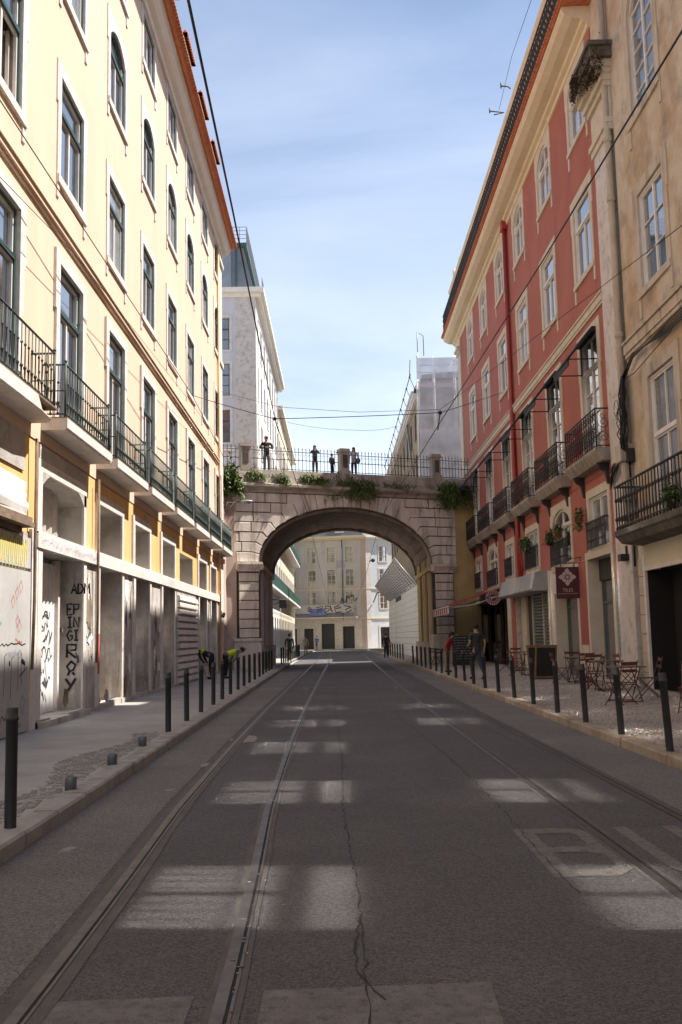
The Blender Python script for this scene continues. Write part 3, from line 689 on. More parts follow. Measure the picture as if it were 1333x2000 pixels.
# balconies
bal = MB(); bal.lathe([(.012, 0), (.03, .01), (.03, .03), (.014, .06), (.017, .2), (.03, .22), (.03, .245), (.014, .27), (.011, .6), (.024, .62), (.024, .64), (.011, .66), (.011, .98)], 6)
bal_me = bal.mesh('baluster', 'iron_green')
def left_balcony(k):
    u = uc(k); h = 1.88; zb, zt = 5.64, 5.86; n1 = .50
    m = FB('L')
    if k == -1:
        m.add([(u - h, 0, zb), (u + h, 0, zb), (u + h, n1 - .22, zb), (u + h - .25, n1 - .05, zb), (u + h - 1.0, n1, zb), (u - h, n1, zb), (u - h, 0, zt), (u + h, 0, zt), (u + h, n1 - .3, zt), (u + h - .5, n1 - .22, zt), (u + h - 1.25, n1, zt), (u - h, n1, zt)],
              [(5, 4, 3, 2, 1, 0), (6, 7, 8, 9, 10, 11), (0, 1, 7, 6), (1, 2, 8, 7), (2, 3, 9, 8), (3, 4, 10, 9), (4, 5, 11, 10), (5, 0, 6, 11)])
    else:
        m.prism([(-.02, zb), (n1 - .04, zb), (n1, zb + .04), (n1, zt), (-.02, zt)], u - h, u + h, axis='x')
    b = m.build('balcony', 'white_stone', YB)
    if k == -1: b['label'] = 'balcony slab with a crumbled broken corner'
    m = FB('L')
    m.box(u - h + .03, -.0, zt, u + h - .03, n1 - .01, zt + .035); m.build('balcony_board', 'brown_wood', b)
    m = FB('L'); a = h - .08; nn = n1 - .07; z1 = zt + 1.06
    m.tube([(u - a, 0, z1), (u - a, nn, z1), (u + a, nn, z1), (u + a, 0, z1)], .022, 6); m.tube([(u - a, 0, zt + .1), (u - a, nn, zt + .1), (u + a, nn, zt + .1), (u + a, 0, zt + .1)], .014, 4)
    m.tube([(u - a, 0, zt + .55), (u - a, nn, zt + .55)], .012, 4); m.tube([(u + a, 0, zt + .55), (u + a, nn, zt + .55)], .012, 4)
    for sg in (-1, 1): m.tube([(u + sg * a, nn, zt), (u + sg * a, nn, z1 + .05)], .024, 6); m.ball((u + sg * a, nn, z1 + .06), .035, 6, 4)
    m.build('railing', 'iron_green', b)
    nb = 19
    for i in range(1, nb): place('baluster', bal_me, b, (XL + nn, u - a + 2 * a * i / nb, zt + .08))
    for sg in (-1, 1):
        for t in (.15, .29): place('baluster', bal_me, b, (XL + t, u + sg * a, zt + .08))
for k in range(-4, 7): left_balcony(k)

# ground floor
GF = [  # (u0,u1, mezz?, door depth)
 (18.5, 21.6), (23.05, 25.5), (27.15, 29.3), (31.45, 33.85), (39.85, 42.2), (43.6, 45.6)]
gh = []
for a, b in GF: gh += [(a, b, .22, 3.4), (a, b, 3.75, 4.85)]
gh += [(35.2, 38.4, 3.75, 4.75)]
gh.sort()
m = FB('L'); wall_holes(m, -16, 46.7, .1, 3.62, [h for h in gh if h[2] < 3], .6, n=.0); m.build('wall', 'old_stone', YB)
m = FB('L'); wall_holes(m, -16, 46.7, 3.62, 5.4, [h for h in gh if h[2] > 3], .6, n=-.02, rmi=1); m.build('wall', ['yellow_low', 'plaster_grey'], YB)
# pilasters in stone / orange plaster between openings
edges = [17.4] + [x for ab in GF for x in ab]
for a, b in GF: pieces('L', 'door_jamb', 'white_stone', YB, [(a - .26, 0, .13, a, .055, 3.40), (b, 0, .13, b + .24, .04, 3.40)])
for a, b in GF: pieces('L', 'mezzanine_jamb', 'white_stone', YB, [(a - .28, -.02, 3.72, a, .035, 4.85), (b, -.02, 3.72, b + .22, .03, 4.85), (a - .28, -.02, 4.85, b + .22, .033, 5.08)])
m = FB('L'); m.box(18.1, -.03, 3.4, 46.7, .09, 3.66); m.box(18.1, -.03, 3.66, 46.7, .06, 3.72); m.build('lintel', 'white_stone', YB)
m = FB('L'); m.prism([(18.3, 5.35), (18.3, 4.6)] + arc(18.5, 21.6, 4.6, .42, 10)[::-1] + [(21.8, 4.6), (21.8, 5.35)], -.62, .03); m.build('arch_panel', 'plaster_grey', YB)
for a, b in GF[1:] + [(35.2, 38.4)]: pieces('L', 'mezzanine_back', 'rubble_wall' if a < 24 else 'plaster_grey', YB, [(a - .02, -.62, 3.7, b + .02, -.58, 4.88)])
for i, (a, b) in enumerate(GF):
    m = FB('L'); m.box(a, -.62, .2, b, -.6, 3.42); m.build('door_back', 'plaster_grey' if i else 'hoarding', YB)
# corrugated sheets behind the first opening
def corr(u0, u1, z0, z1, n, amp, per, vert=True, mi=0, mb=None):
    mb = mb or FB('L'); L_ = (u1 - u0) if vert else (z1 - z0); k = int(L_ / per * 4); vs = []
    sh = [0, 1, 1, 0]
    for i in range(k + 1):
        t = i / k * L_; h = sh[i % 4] * amp
        if vert: vs += [(u0 + t, n + h, z0), (u0 + t, n + h, z1)]
        else: vs += [(u0, n + h, z0 + t), (u1, n + h, z0 + t)]
    mb.add(vs, [(2 * i, 2 * i + 1, 2 * i + 3, 2 * i + 2) for i in range(k)]); return mb
d = corr(18.5, 21.2, .25, 3.3, -.52, .05, .26).build('corrugated_door', 'tarp', YB)
m = FB('L'); m.box(21.2, -.55, .22, 21.34, -.40, 3.4); m.build('door_frame', 'white_stone', YB)
corr(18.5, 21.3, 3.75, 4.9, -.52, .06, .42).build('corrugated_sheet', 'plaster_grey', YB)
m = FB('L'); m.box(21.45, -.56, 1.88, 21.6, -.38, 1.98); m.build('timber_block', 'brown_wood', YB)
# big corrugated shutter
m = FB('L'); m.box(34.2, .0, .15, 38.9, .04, 3.38)
m.build('shutter_back', 'plaster_grey', YB)
for i in range(13):
    z = .2 + i * .235; m = FB('L'); m.prism([(.04, z), (.15, z + .03), (.13, z + .17), (.04, z + .21)], 34.3, 38.8, axis='x'); m.build('shutter_slat', 'white_stone', YB)
# plinth along the base, broken step
m = FB('L')
u = 18.2
while u < 46:
    l = R.uniform(.7, 1.6); m.box(u, -.02, .12, u + l - .02, R.uniform(.05, .13), .12 + R.uniform(.05, .16)); u += l
m.build('plinth', 'plaster_grey', YB)
m = FB('L'); m.box(18.2, -.6, .1, 21.8, .16, .24); m.build('door_step', 'old_stone', YB)
# hoarding, strip, beam and tarp in the near bay
m = FB('L'); m.box(8.0, .02, .15, 17.75, .07, 2.92)
hb = m.build('hoarding', 'hoarding', YB)
m = FB('L'); m.box(8, .02, 2.98, 17.75, .06, 3.52); m.build('fascia_board', 'hoarding', YB)
m = FB('L'); m.box(17.82, .0, .13, 18.2, .06, 3.7); m.build('door_surround', 'white_stone', YB)
m = FB('L'); m.box(8, .0, 3.66, 17.3, .26, 3.74); m.box(8, .0, 3.74, 17.5, .16, 3.86); m.box(8, .0, 3.56, 17.1, .1, 3.66); m.build('timber_beam', 'brown_wood', YB)
m = FB('L'); vs = []; k = 24
for i in range(k + 1):
    for j in range(9): vs.append((8 + 9.45 * i / k, .03 + .04 * R.random() + (.05 if j in (2, 3) else 0), 3.87 + (4.78 - .012 * i - 3.87) * j / 8))
m.add(vs, [(9 * i + j, 9 * (i + 1) + j, 9 * (i + 1) + j + 1, 9 * i + j + 1) for i in range(k) for j in range(8)], 0, True); m.build('tarp', 'tarp', YB)
m = FB('L'); m.box(8, -.01, 4.7, 17.45, .015, 5.4); m.build('plaster_band', 'plaster_grey', YB)
# pipes on pilasters
for u in (22.55, 17.8):
    m = FB('L'); m.tube([(u, .12, 5.35), (u, .12, 3.6), (u + .02, .12, 2.4), (u, .10, 1.2)], .03, 6); m.build('drainpipe', 'brown_wood', YB)
# ragged render patches and chipped stones on the piers (raised plaster with their own outline)
def blob(mb, u, z, ru, rz_, n, k=18, mi=0):
    mb.add([(u + ru * R.uniform(.6, 1.1) * math.cos(2 * pi * i / k), n, z + rz_ * R.uniform(.7, 1.1) * math.sin(2 * pi * i / k)) for i in range(k)], [tuple(range(k))], mi)
m = FB('L')
for i in range(30):
    a, b = R.choice([(21.9, 22.7), (25.8, 26.8), (29.6, 31.1), (42.5, 43.3)]); m = FB('L'); blob(m, R.uniform(a, b), R.uniform(.3, 3.2), R.uniform(.08, .3), R.uniform(.12, .5), .004 + i * .0007); m.build('plaster_patch', ('rubble_wall', 'plaster_grey', 'tarp')[i % 3], YB)
for i in range(8): m = FB('L'); blob(m, R.uniform(22, 45), R.uniform(4.9, 5.35), R.uniform(.1, .4), R.uniform(.05, .2), -.014 + i * .001); m.build('plaster_patch', 'plaster_grey', YB)
for i in range(16): m = FB('L'); blob(m, R.uniform(18.6, 46), R.uniform(.3, .6), R.uniform(.15, .5), R.uniform(.1, .25), .0015 + i * .0001); m.build('plaster_patch', 'rubble_wall' if i % 2 else 'bridge_cornice', YB)
# graffiti
m = FB('L')
gx = 21.02
jm = MB(lambda u, n, z: (XL + u, 21.6 - n, z), False)   # far jamb of the first doorway, facing the camera: u = depth offset
def jb(u): return u
for txt, z, u_ in (('ADM', 2.70, -.22), ('EP', 2.26, -.31), ('IN', 1.98, -.31), ('GI', 1.70, -.31)): graf(jm, txt, u_, z, .11, .22, .04, .004, 0)
graf(jm, 'R', -.31, 1.34, .2, .29, .055, .004); graf(jm, 'O', -.30, .96, .18, .31, .05, .004); graf(jm, 'Y', -.32, .60, .2, .29, .055, .004)
scrawl(jm, -.12, 1.0, .08, .5, .02, .004, k=6)
jm.build('graffiti', 'spray_black', YB)
m = FB('L')
for u, z, w_, h in ((20.1, 1.9, .6, .3), (20.4, 1.6, .6, .35), (20.2, 1.3, .8, .3), (19.9, 1.0, .7, .35), (20.4, .75, .5, .3), (20.0, .45, .6, .3), (20.3, 2.15, .5, .2)): scrawl(m, u, z, w_, h, .045, -.462, 0, 9)
for u, z in ((16.4, .8), (16.75, .75), (17.1, .85)): ribbon(m, [(u, z), (u + .02, z + .65), (u + .12, z + .7)], .02, .073)
ribbon(m, [(17.3, .95), (17.28, 1.5), (17.5, 1.2), (17.2, 1.1), (17.6, 1.25)], .022, .074); ribbon(m, [(17.35, .75), (17.25, .6), (17.4, .45), (17.5, .7), (17.35, .78)], .018, .074)
scrawl(m, 16.2, .35, .9, .18, .018, .073, 0, 16); scrawl(m, 16.9, .22, .4, .16, .018, .073, 0, 8); scrawl(m, 16.2, 1.62, 1.3, .06, .022, .073, 0, 14)
for i in range(5): blob(m, R.uniform(16.3, 17.6), 1.32 + R.uniform(-.02, .04), .04, .05, .0745)
for u, z in ((23.0, 1.3), (22.1, 1.7), (22.2, 1.1)): scrawl(m, u, z, .14, .5, .03, .05, 0, 8)
for u in (26.0, 26.4, 30.2, 30.7, 42.7): scrawl(m, u, R.uniform(.8, 2.4), .3, .35, .03, .012, 0, 9)
scrawl(m, 25.1, .7, .05, .5, .04, .045, 0, 5)
m.build('graffiti', 'spray_black', YB)
m = FB('L')
for i in range(11): u = 15.3 + i * .21; ribbon(m, [(u, 3.02), (u + .04, 3.46), (u + .1, 3.1), (u + .16, 3.48)], .055, .064 + i * .0002)
ribbon(m, [(14.9, 3.1), (15.0, 3.42), (15.2, 3.42), (15.22, 3.1), (15.05, 3.03), (14.9, 3.1)], .06, .068)
for i in range(14): u = 15.2 + i * .17; ribbon(m, [(u, 3.1), (u + .01, 2.93)], .02, .0665)
m.build('graffiti', 'spray_yellow', YB)
m = FB('L')
for u, z in ((16.7, 2.35), (16.9, 2.5), (17.1, 2.62), (16.95, 2.02), (17.05, 1.95)): ribbon(m, [(u, z), (u + .1, z + .13), (u + .2, z), (u + .08, z - .1), (u, z + .04), (u + .14, z + .1)], .014, .073)
scrawl(m, 16.95, 1.66, .35, .1, .02, .073, 0, 9); scrawl(m, 22.86, 1.0, .14, .75, .05, .048, 0, 10)
m.build('graffiti', 'spray_red', YB)
m = FB('L')
for i in range(30): scrawl(m, 18.3 + i * .14, 3.42, .16, .2, .010, .093, 0, 4)
scrawl(m, 16.6, 1.42, .7, .12, .014, .073, 0, 12); scrawl(m, 17.86, 3.1, .25, .5, .012, .064, 0, 7); m.build('graffiti', 'spray_blue', YB)
m = FB('L'); blob(m, 15.75, 2.45, .45, .42, .0725); m.build('graffiti', 'spray_orange', YB)
m = FB('L'); blob(m, 15.9, 2.0, .35, .1, .0735); m.build('graffiti', 'spray_teal', YB)
m = FB('L'); m.box(22.84, .045, .95, 23.03, .057, 1.85); m.build('poster', 'spray_red', YB)
# wall strip between the building and the bridge
m = FB('L'); m.box(48.2, -1.5, 0, 51.2, -.02, 10.2)
o = m.build('side_wall', 'bridge_pink'); tagit(o, 'narrow pinkish plaster wall closing the gap between the yellow building and the stone bridge', 'wall')
# ---------------------------------------------------------------- red building
RB = thing('apartment_building', (XR, 43, 0), 'red plastered building with cream stone window surrounds, scrolled iron balconies and shops', 'building')
ru = [29.25, 34.2, 39.2, 44.05, 49.1, 54.05]
G1 = (6.78, 10.52); G2 = (12.52, 15.0); G3 = (16.98, 19.12)
holes = []
for u in ru:
    for a, b in (G1, G2, G3): holes.append((u - .97, u + .97, a, b))
m = FB('R'); wall_holes(m, 27.35, 59.2, 6.2, 19.6, holes, .26); m.build('wall', 'red', RB)
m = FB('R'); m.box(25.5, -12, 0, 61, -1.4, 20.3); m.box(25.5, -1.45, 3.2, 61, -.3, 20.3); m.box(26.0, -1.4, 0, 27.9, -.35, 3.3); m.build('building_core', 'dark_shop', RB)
q1 = win_kit('R', 1.94, G1[1] - G1[0], 'cream_frame', 'white_frame', 'pane', 'cream_stone', transom=.26, sill=False, lug=0, sw=.27, prow=3, bars=3)
q1b = win_kit('R', 1.94, G1[1] - G1[0], 'cream_frame', 'white_frame', 'pane_curtain', 'cream_stone', transom=.26, sill=False, lug=0, sw=.27, prow=3, bars=3)
q2 = win_kit('R', 1.94, G2[1] - G2[0], 'white_frame', 'white_frame', 'pane', 'cream_stone', transom=.33, lug=.45, sw=.27)
q2b = win_kit('R', 1.94, G2[1] - G2[0], 'white_frame', 'white_frame', 'pane_curtain', 'cream_stone', transom=.33, lug=.45, sw=.27)
q3 = win_kit('R', 1.94, G3[1] - G3[0], 'white_frame', 'white_frame', 'pane', 'cream_stone', transom=.36, lug=.45, sw=.27, arch=.45, prow=2)
for i, u in enumerate(ru):
    put_window(q1 if i % 2 else q1b, RB, (XR, u, G1[0])); put_window(q2b if i in (2,) else q2, RB, (XR, u, G2[0])); put_window(q3, RB, (XR, u, G3[0]))
m = FB('R')
for z0, z1, n_ in ((10.98, 11.06, .05), (11.06, 11.26, .08), (11.26, 11.32, .12)): m.box(27.3, -.03, z0, 58.0, n_, z1)
m.build('string_course', 'cream_stone', RB)
m = FB('R'); m.prism([(-.02, 19.35), (.06, 19.36), (.08, 19.5), (.2, 19.54), (.24, 19.62), (.5, 19.66), (.72, 19.78), (.8, 19.9), (.8, 20.0), (-.02, 20.05)], 27.3, 60.3, axis='x')
m.build('cornice', 'cream_cornice', RB)
m = FB('R'); m.box(58.05, -.02, 0, 59.3, .08, 19.4); m.box(57.98, -.02, 18.7, 59.4, .26, 18.85); m.box(57.98, -.02, 18.5, 59.4, .16, 18.7); m.box(58, -.02, 10.9, 59.35, .14, 11.3)
m.build('pilaster', 'cream_stone', RB)
m = FB('R'); m.prism([(.86, 20.02), (.88, 20.1), (-.2, 20.62), (-.2, 20.02)], 27.0, 60.4, axis='x'); m.build('roof', 'tile', RB)
tm = local('R'); tm.prism([(-.1, 0), (-.085, .07), (-.03, .11), (.03, .11), (.085, .07), (.1, 0), (.07, 0), (.05, .05), (0, .075), (-.05, .05), (-.07, 0)], -.9, .06)
tme = tm.mesh('roof_tile', 'tile')
for i in range(153):
    o = place('roof_tile', tme, RB, (XR - .87, 27.1 + i * .218, 20.04)); 
m = FB('R'); m.box(27.0, -3.5, 20.3, 60.3, -.35, 23.0); m.build('attic_wall', 'cream_cornice', RB)
m = FB('R'); m.prism([(-.4, 22.85), (.30, 22.9), (.36, 23.0), (.36, 23.1), (-3.5, 23.4), (-3.5, 22.85)], 27.0, 60.5, axis='x')
for i in range(34): m.box(27.3 + i, -.3, 22.72, 27.5 + i, .25, 22.88)
m.build('attic_eave', 'cream_cornice', RB)
m = FB('R'); m.tube([(59.0, .1, 23.1), (59.0, .1, 24.0)], .12, 6); m.box(56.5, -.6, 23.1, 57.3, .1, 23.9); m.build('chimney', 'cream_cornice', RB)
# roof terrace railing of cast scrolls
def spiral(mb, c, r0, turns, w_, ax='u', sg=1, n0=0, k=14, st=0):
    P = []
    for i in range(k + 1):
        t = i / k; r = r0 * (1 - .8 * t); a = st + sg * turns * 2 * pi * t
        P.append((c[0] + r * math.cos(a), c[1] + r * math.sin(a)))
    if ax == 'u': mb.tube([(p, n0, q) for p, q in P], w_, 3, caps=False)
    else: mb.tube([(n0, p, q) for p, q in P], w_, 3, caps=False)
tr = local('R')
for i in range(4):
    u = i * .3
    tr.tube([(u, 0, 0), (u, 0, 1.3)], .018, 4)
    for z, s_ in ((.3, 1), (.62, -1), (.95, 1)): spiral(tr, (u + .15, z), .14, 1.2, .017, sg=s_); spiral(tr, (u + .15, z + .08), .11, .9, .016, sg=-s_, st=pi)
    for z in (.18, .5, .8, 1.1): tr.tube([(u, 0, z), (u + .3, 0, z + .1)], .012, 3)
tr.box(0, -.02, 1.27, 1.2, .02, 1.31); tr.box(0, -.015, .02, 1.2, .015, .05)
trm = tr.mesh('railing_panel', 'iron')
for i in range(28): place('railing_panel', trm, RB, (XR - .76, 26.9 + i * 1.2, 20.18))
# downpipes
m = FB('R'); m.tube([(41.75, .12, 19.3), (41.75, .12, 11.4), (41.75, .1, 6.0), (41.55, .1, 4.0)], .1, 8); m.box(41.5, 0, 19.2, 42.0, .25, 19.6); m.build('drainpipe', 'red_pipe', RB)
m = FB('R'); m.tube([(42.2, .09, 9), (42.2, .09, 6.4), (40.9, .1, 4.2)], .045, 6); m.build('drainpipe', 'red_pipe', RB)
# corner pilaster in veined stone, with entablature and mossy top
m = FB('R'); m.box(25.5, -.35, 17.3, 27.36, -.02, 20.2); m.build('wall', 'beige', RB)
m = FB('R'); m.box(25.9, -.3, 0.1, 27.36, .06, 15.3)
m.build('corner_pilaster', 'veined', RB)
m = FB('R')
for z0, z1, n_ in ((15.25, 15.45, .12), (15.45, 15.6, .18), (15.6, 16.5, .08), (16.5, 16.65, .18), (16.65, 16.85, .28), (16.85, 17.0, .40), (17.0, 17.22, .52)): m.box(25.6 - n_ * .3, -.3, z0, 27.4 + n_ * .4, n_, z1)
m.build('entablature', 'cream_stone', RB)
m = FB('R'); m.box(25.3, -.3, 17.222, 27.7, .60, 17.5); m.box(25.2, -.3, 17.5, 27.2, .68, 17.62); m.build('weathered_ledge', 'grimy', RB)
# balconies
bw = local('R'); h = 1.88; 
bw.prism([(0, -.36), (.3, -.36), (.44, -.14), (.47, -.08), (.47, 0), (0, 0)], -h, h, axis='x'); slab_me = bw.mesh('balcony', 'slab_stone')
rp = local('R'); a = h - .05; nn = .42; z1 = 1.12
rp.tube([(-a, 0, z1), (-a, nn, z1), (a, nn, z1), (a, 0, z1)], .024, 5); rp.tube([(-a, 0, .06), (-a, nn, .06), (a, nn, .06), (a, 0, .06)], .015, 4)
for sg in (-1, 1): rp.tube([(sg * a, nn, 0), (sg * a, nn, z1)], .024, 5)
rp.build  # frame of the railing
rail_me = rp.mesh('railing', 'iron')
sp = local('R')
sp.tube([(0, 0, .06), (0, 0, 1.1)], .013, 4); sp.tube([(.265, 0, .06), (.265, 0, 1.1)], .013, 4)
for z, s_ in ((.24, 1), (.55, -1), (.86, 1)): spiral(sp, (.13, z), .12, 1.3, .011, sg=s_, k=12); spiral(sp, (.13, z + .12), .085, 1.0, .010, sg=-s_, st=pi, k=9)
sp.ball((.13, 0, .55), .03, 5, 3); spm = sp.mesh('scroll_panel', 'iron')
se = MB(lambda u, n, z: (-u, n, z))
for z, s_ in ((.3, 1), (.72, -1)): spiral(se, (.2, z), .17, 1.4, .011, sg=s_, k=14); spiral(se, (.22, z + .2), .1, 1.0, .010, sg=-s_, st=pi, k=9)
sem = se.mesh('scroll_panel', 'iron')
kw = local('R'); kw.prism([(0, -.36), (.34, -.36), (.28, -.5), (.12, -.62), (.06, -.95), (0, -1.0)], -.07, .07, axis='x'); kwm = kw.mesh('bracket', 'iron')
for i, u in enumerate(ru):
    b = place('balcony', slab_me, RB, (XR, u, 6.78)); place('railing', rail_me, b, (XR, u, 6.78))
    for j in range(14): place('scroll_panel', spm, b, (XR - nn, u - a + j * .2615, 6.78))
    for sg in (-1, 1): place('scroll_panel', sem, b, (XR, u + sg * a, 6.78))
    for sg in (-1.4, 1.4): place('bracket', kwm, b, (XR, u + sg, 6.78))
# rolled awnings on arms above the balcony doors
aw = local('R')
aw.box(-.98, 0, 10.42 - 10, .98, .16, 10.56 - 10)
aw.prism([(.08, .5), (.86, -.42), (.9, -.38), (.14, .56)], -.95, .95, axis='x')
aw.tube([(-.98, .88, -.42), (.98, .88, -.42)], .045, 6)
aw.prism([(.86, -.4), (.9, -.4), (.89, -.62), (.87, -.62)], -.95, .95, axis='x')
for sg in (-.96, .96): aw.tube([(sg, 0, -.42), (sg, .88, -.42)], .02, 5); aw.tube([(sg, 0, -.42), (sg, 0, .45)], .015, 4)
awm = aw.mesh('rolled_awning', 'black_cloth')
for u in ru: place('rolled_awning', awm, RB, (XR, u, 10.0))
# items on balconies
m = FB('R')
# low part: mezzanine and shops
LH = [(27.95, 30.6, .25, 3.85), (32.1, 35.4, .2, 3.0), (36.6, 43.4, .2, 3.2), (45.4, 57.6, .2, 3.3),
      (28.05, 30.15, 4.1, 5.68), (32.7, 35.4, 3.95, 5.85), (38.0, 40.2, 4.15, 5.65), (43.35, 45.15, 4.15, 5.6), (47.7, 50.6, 3.95, 5.8), (53.0, 55.0, 4.1, 5.6), (59.5, 60.6, 4.1, 5.6)]
m = FB('R'); wall_holes(m, 27.35, 61, 3.9, 6.22, [x for x in LH if x[2] > 3.8], .28); m.build('wall', 'red', RB)
m = FB('R'); wall_holes(m, 27.35, 61, .1, 3.9, [x for x in LH if x[2] < 3], .5, n=-.003); m.build('wall', 'veined', RB)
pieces('R', 'red_panel', 'red', RB, [(30.83, -.02, .15, 31.84, .03, 3.88), (43.55, -.02, .15, 44.4, .03, 3.88), (27.36, -.02, 3.0, 27.62, .02, 6.2)])
for (a, b, c, d) in LH[:2]: pieces('R', 'door_jamb', 'cream_stone', RB, [(a - .25, -.5, .15, a, .05, d), (b, -.5, .15, b + .22, .05, d), (a - .25, -.5, d, b + .22, .06, d + .22)])
pieces('R', 'shop_post', 'cream_stone', RB, [(36.3, -.3, .15, 36.6, .05, 3.9), (44.5, -.3, .15, 45.4, .05, 3.9)])
def rect_kit(w_, h_, pane='pane_curtain', arch=0, nleaf=2): return win_kit('R', w_, h_, 'cream_frame', 'white_frame', pane, 'cream_stone', transom=0 if not arch else .3, lug=0, sw=.25, arch=arch, sill=True, ears=False, nleaf=nleaf, prow=2)
for i, (a, b, c, d) in enumerate(LH[4:]):
    put_window(rect_kit(b - a, d - c, ('pane_curtain', 'pane', 'pane_curtain')[i % 3], .5 if i in (1, 4) else 0), RB, (XR, (a + b) / 2, c))
    if i < 6:
        m = FB('R'); nb = int((b - a) / .115)
        m.box(a - .05, .12, c + .02, b + .05, .15, c + .06); m.box(a - .05, .11, c + .80, b + .05, .16, c + .85); m.box(a - .05, 0, c + .8, a - .02, .15, c + .84); m.box(b + .02, 0, c + .8, b + .05, .15, c + .84)
        for j in range(nb + 1): uu = a + (b - a) * j / nb; m.box(uu - .008, .125, c + .04, uu + .008, .145, c + .82)
        for j in range(nb): uu = a + (b - a) * (j + .5) / nb; spiral(m, (uu, c + .25), .05, 1, .009, n0=.135, k=7); spiral(m, (uu, c + .6), .05, -1, .009, n0=.135, k=7)
        m.build('window_railing', 'iron', RB)
m = FB('R'); m.box(30.95, .03, .3, 31.75, .05, 1.25); m.build('notice_board', 'cream_stone', RB)
m = FB('R')
for i in range(22): m.box(30.85, .032, 1.35 + i * .055, 31.85, .036, 1.38 + i * .055)
m.build('notice_text', 'red_pipe', RB)
m = FB('R'); m.box(27.44, .005, .95, 27.66, .022, 3.0); m.build('vertical_poster', 'poster_blue', RB)
m = FB('R')
for i in range(12): scrawl(m, 27.47, 1.05 + i * .16, .15, .1, .015, .026, 0, 4)
m.build('poster_lettering', 'lilac', RB)
# shop interiors
pieces('R', 'shop_glass', 'pane_dull', RB, [(27.95, -.44, .2, 30.6, -.42, 3.9), (32.1, -.44, .2, 35.4, -.42, 3.1)])
m = FB('R')
for u0, u1, zt in ((27.95, 30.6, 3.85), (32.1, 35.4, 3.0)):
    for uu in (u0, (u0 + u1) / 2, u1 - .09): m.box(uu, -.42, .2, uu + .09, -.36, zt)
    m.box(u0, -.42, zt - .09, u1, -.365, zt); m.box(u0, -.42, .2, u1, -.365, .42); m.box(u0, -.42, 2.5, u1, -.37, 2.56)
    m.build('shop_frame', 'shutter', RB); m = FB('R')
m = FB('R'); m.box(28.6, -.36, 1.0, 28.64, -.31, 2.0); m.build('door_handle', 'metal_grey', RB)
m = FB('R'); m.box(36.6, -.34, .2, 43.4, -.3, 3.3); m.build('shutter_back', 'dark_shop', RB)
for a, b in ((36.75, 38.75), (38.85, 40.85)):
    for i in range(24): m = FB('R'); z = .3 + i * .125; m.prism([(-.3, z), (-.24, z + .02), (-.24, z + .09), (-.3, z + .115)], a, b, axis='x'); m.build('shutter_slat', 'shutter', RB)
pieces('R', 'shop_post', 'cream_stone', RB, [(uu, -.3, .2, uu + .07, -.2, 3.25) for uu in (36.65, 38.77, 40.87)] + [(42.2, -.3, .2, 43.3, -.2, 3.2)])
m = FB('R'); m.prism([(-.02, 3.2), (.62, 3.2), (.66, 3.26), (.5, 3.88), (-.02, 3.98)], 36.45, 44.0, axis='x'); m.build('shop_hood', 'metal_grey', RB)
m = FB('R'); m.box(45.4, -1.3, .2, 57.6, -1.2, 3.4); m.build('shop_back', 'dark', RB)
pieces('R', 'shop_post', 'dark_shop', RB, [(uu, -.35, .2, uu + .12, -.2, 3.25) for uu in (45.4, 47.5, 48.9, 50.6, 53, 55.2, 57.4)] + [(uu + .12, -.3, .2, uu + 1.5, -.26, 1.2) for uu in (48.9, 50.6)])
pieces('R', 'shop_glass', 'pane_dull', RB, [(49.1, -.28, 1.3, 50.5, -.25, 2.6), (53.2, -.28, 1.2, 55.1, -.25, 2.7)])
# red awning over the bar
AW = thing('awning', (XR, 50, 2.9), 'red fabric bar awning with a striped valance stretched out beside the bridge pier', 'awning')
m = FB('R'); m.prism([(.02, 3.85), (2.6, 2.98), (2.6, 2.95), (.02, 3.80)], 46.5, 54.2, axis='x'); m.build('canopy', 'awning_red', AW)
for i in range(16):
    u = 46.5 + i * .48; m = FB('R'); m.box(u, 2.58, 2.62 + .03 * (i % 2), u + .48, 2.6, 2.93); m.build('valance', 'awning_red' if i % 2 else 'awning_white', AW)
m = FB('R'); m.tube([(46.4, 2.6, 2.96), (54.3, 2.6, 2.96)], .04, 6); m.tube([(46.6, .1, 3.5), (46.7, 1.3, 3.05), (46.6, 2.58, 2.9)], .03, 6); m.tube([(54.1, .1, 3.5), (54.0, 1.3, 3.05), (54.1, 2.58, 2.9)], .03, 6); m.build('arm', 'awning_white', AW)
# hanging TILES sign
TS = thing('shop_sign', (7.4, 31.6, 2.7), 'square maroon hanging sign reading TILES under a pale tile flower', 'sign')
m = MB(); m.box(6.98, 31.58, 2.72, 7.72, 31.62, 3.72); m.build('board', 'sign_maroon', TS)
m = MB(); m.tube([(7.0, 31.6, 3.84), (7.8, 31.6, 3.84)], .014, 5); m.tube([(7.8, 31.6, 3.2), (7.8, 31.6, 4.05)], .02, 5); m.tube([(7.15, 31.6, 3.72), (7.15, 31.6, 3.84)], .012, 4); m.tube([(7.58, 31.6, 3.72), (7.58, 31.6, 3.84)], .012, 4); m.tube([(7.3, 31.6, 3.84), (7.5, 31.6, 3.98), (7.8, 31.6, 4.02)], .01, 4); m.tube([(7.72, 31.6, 3.25), (7.8, 31.6, 3.25)], .012, 4)
m.build('bracket', 'iron', TS)
m = MB(); cx_, cz_ = 7.34, 3.40; yq = 31.574
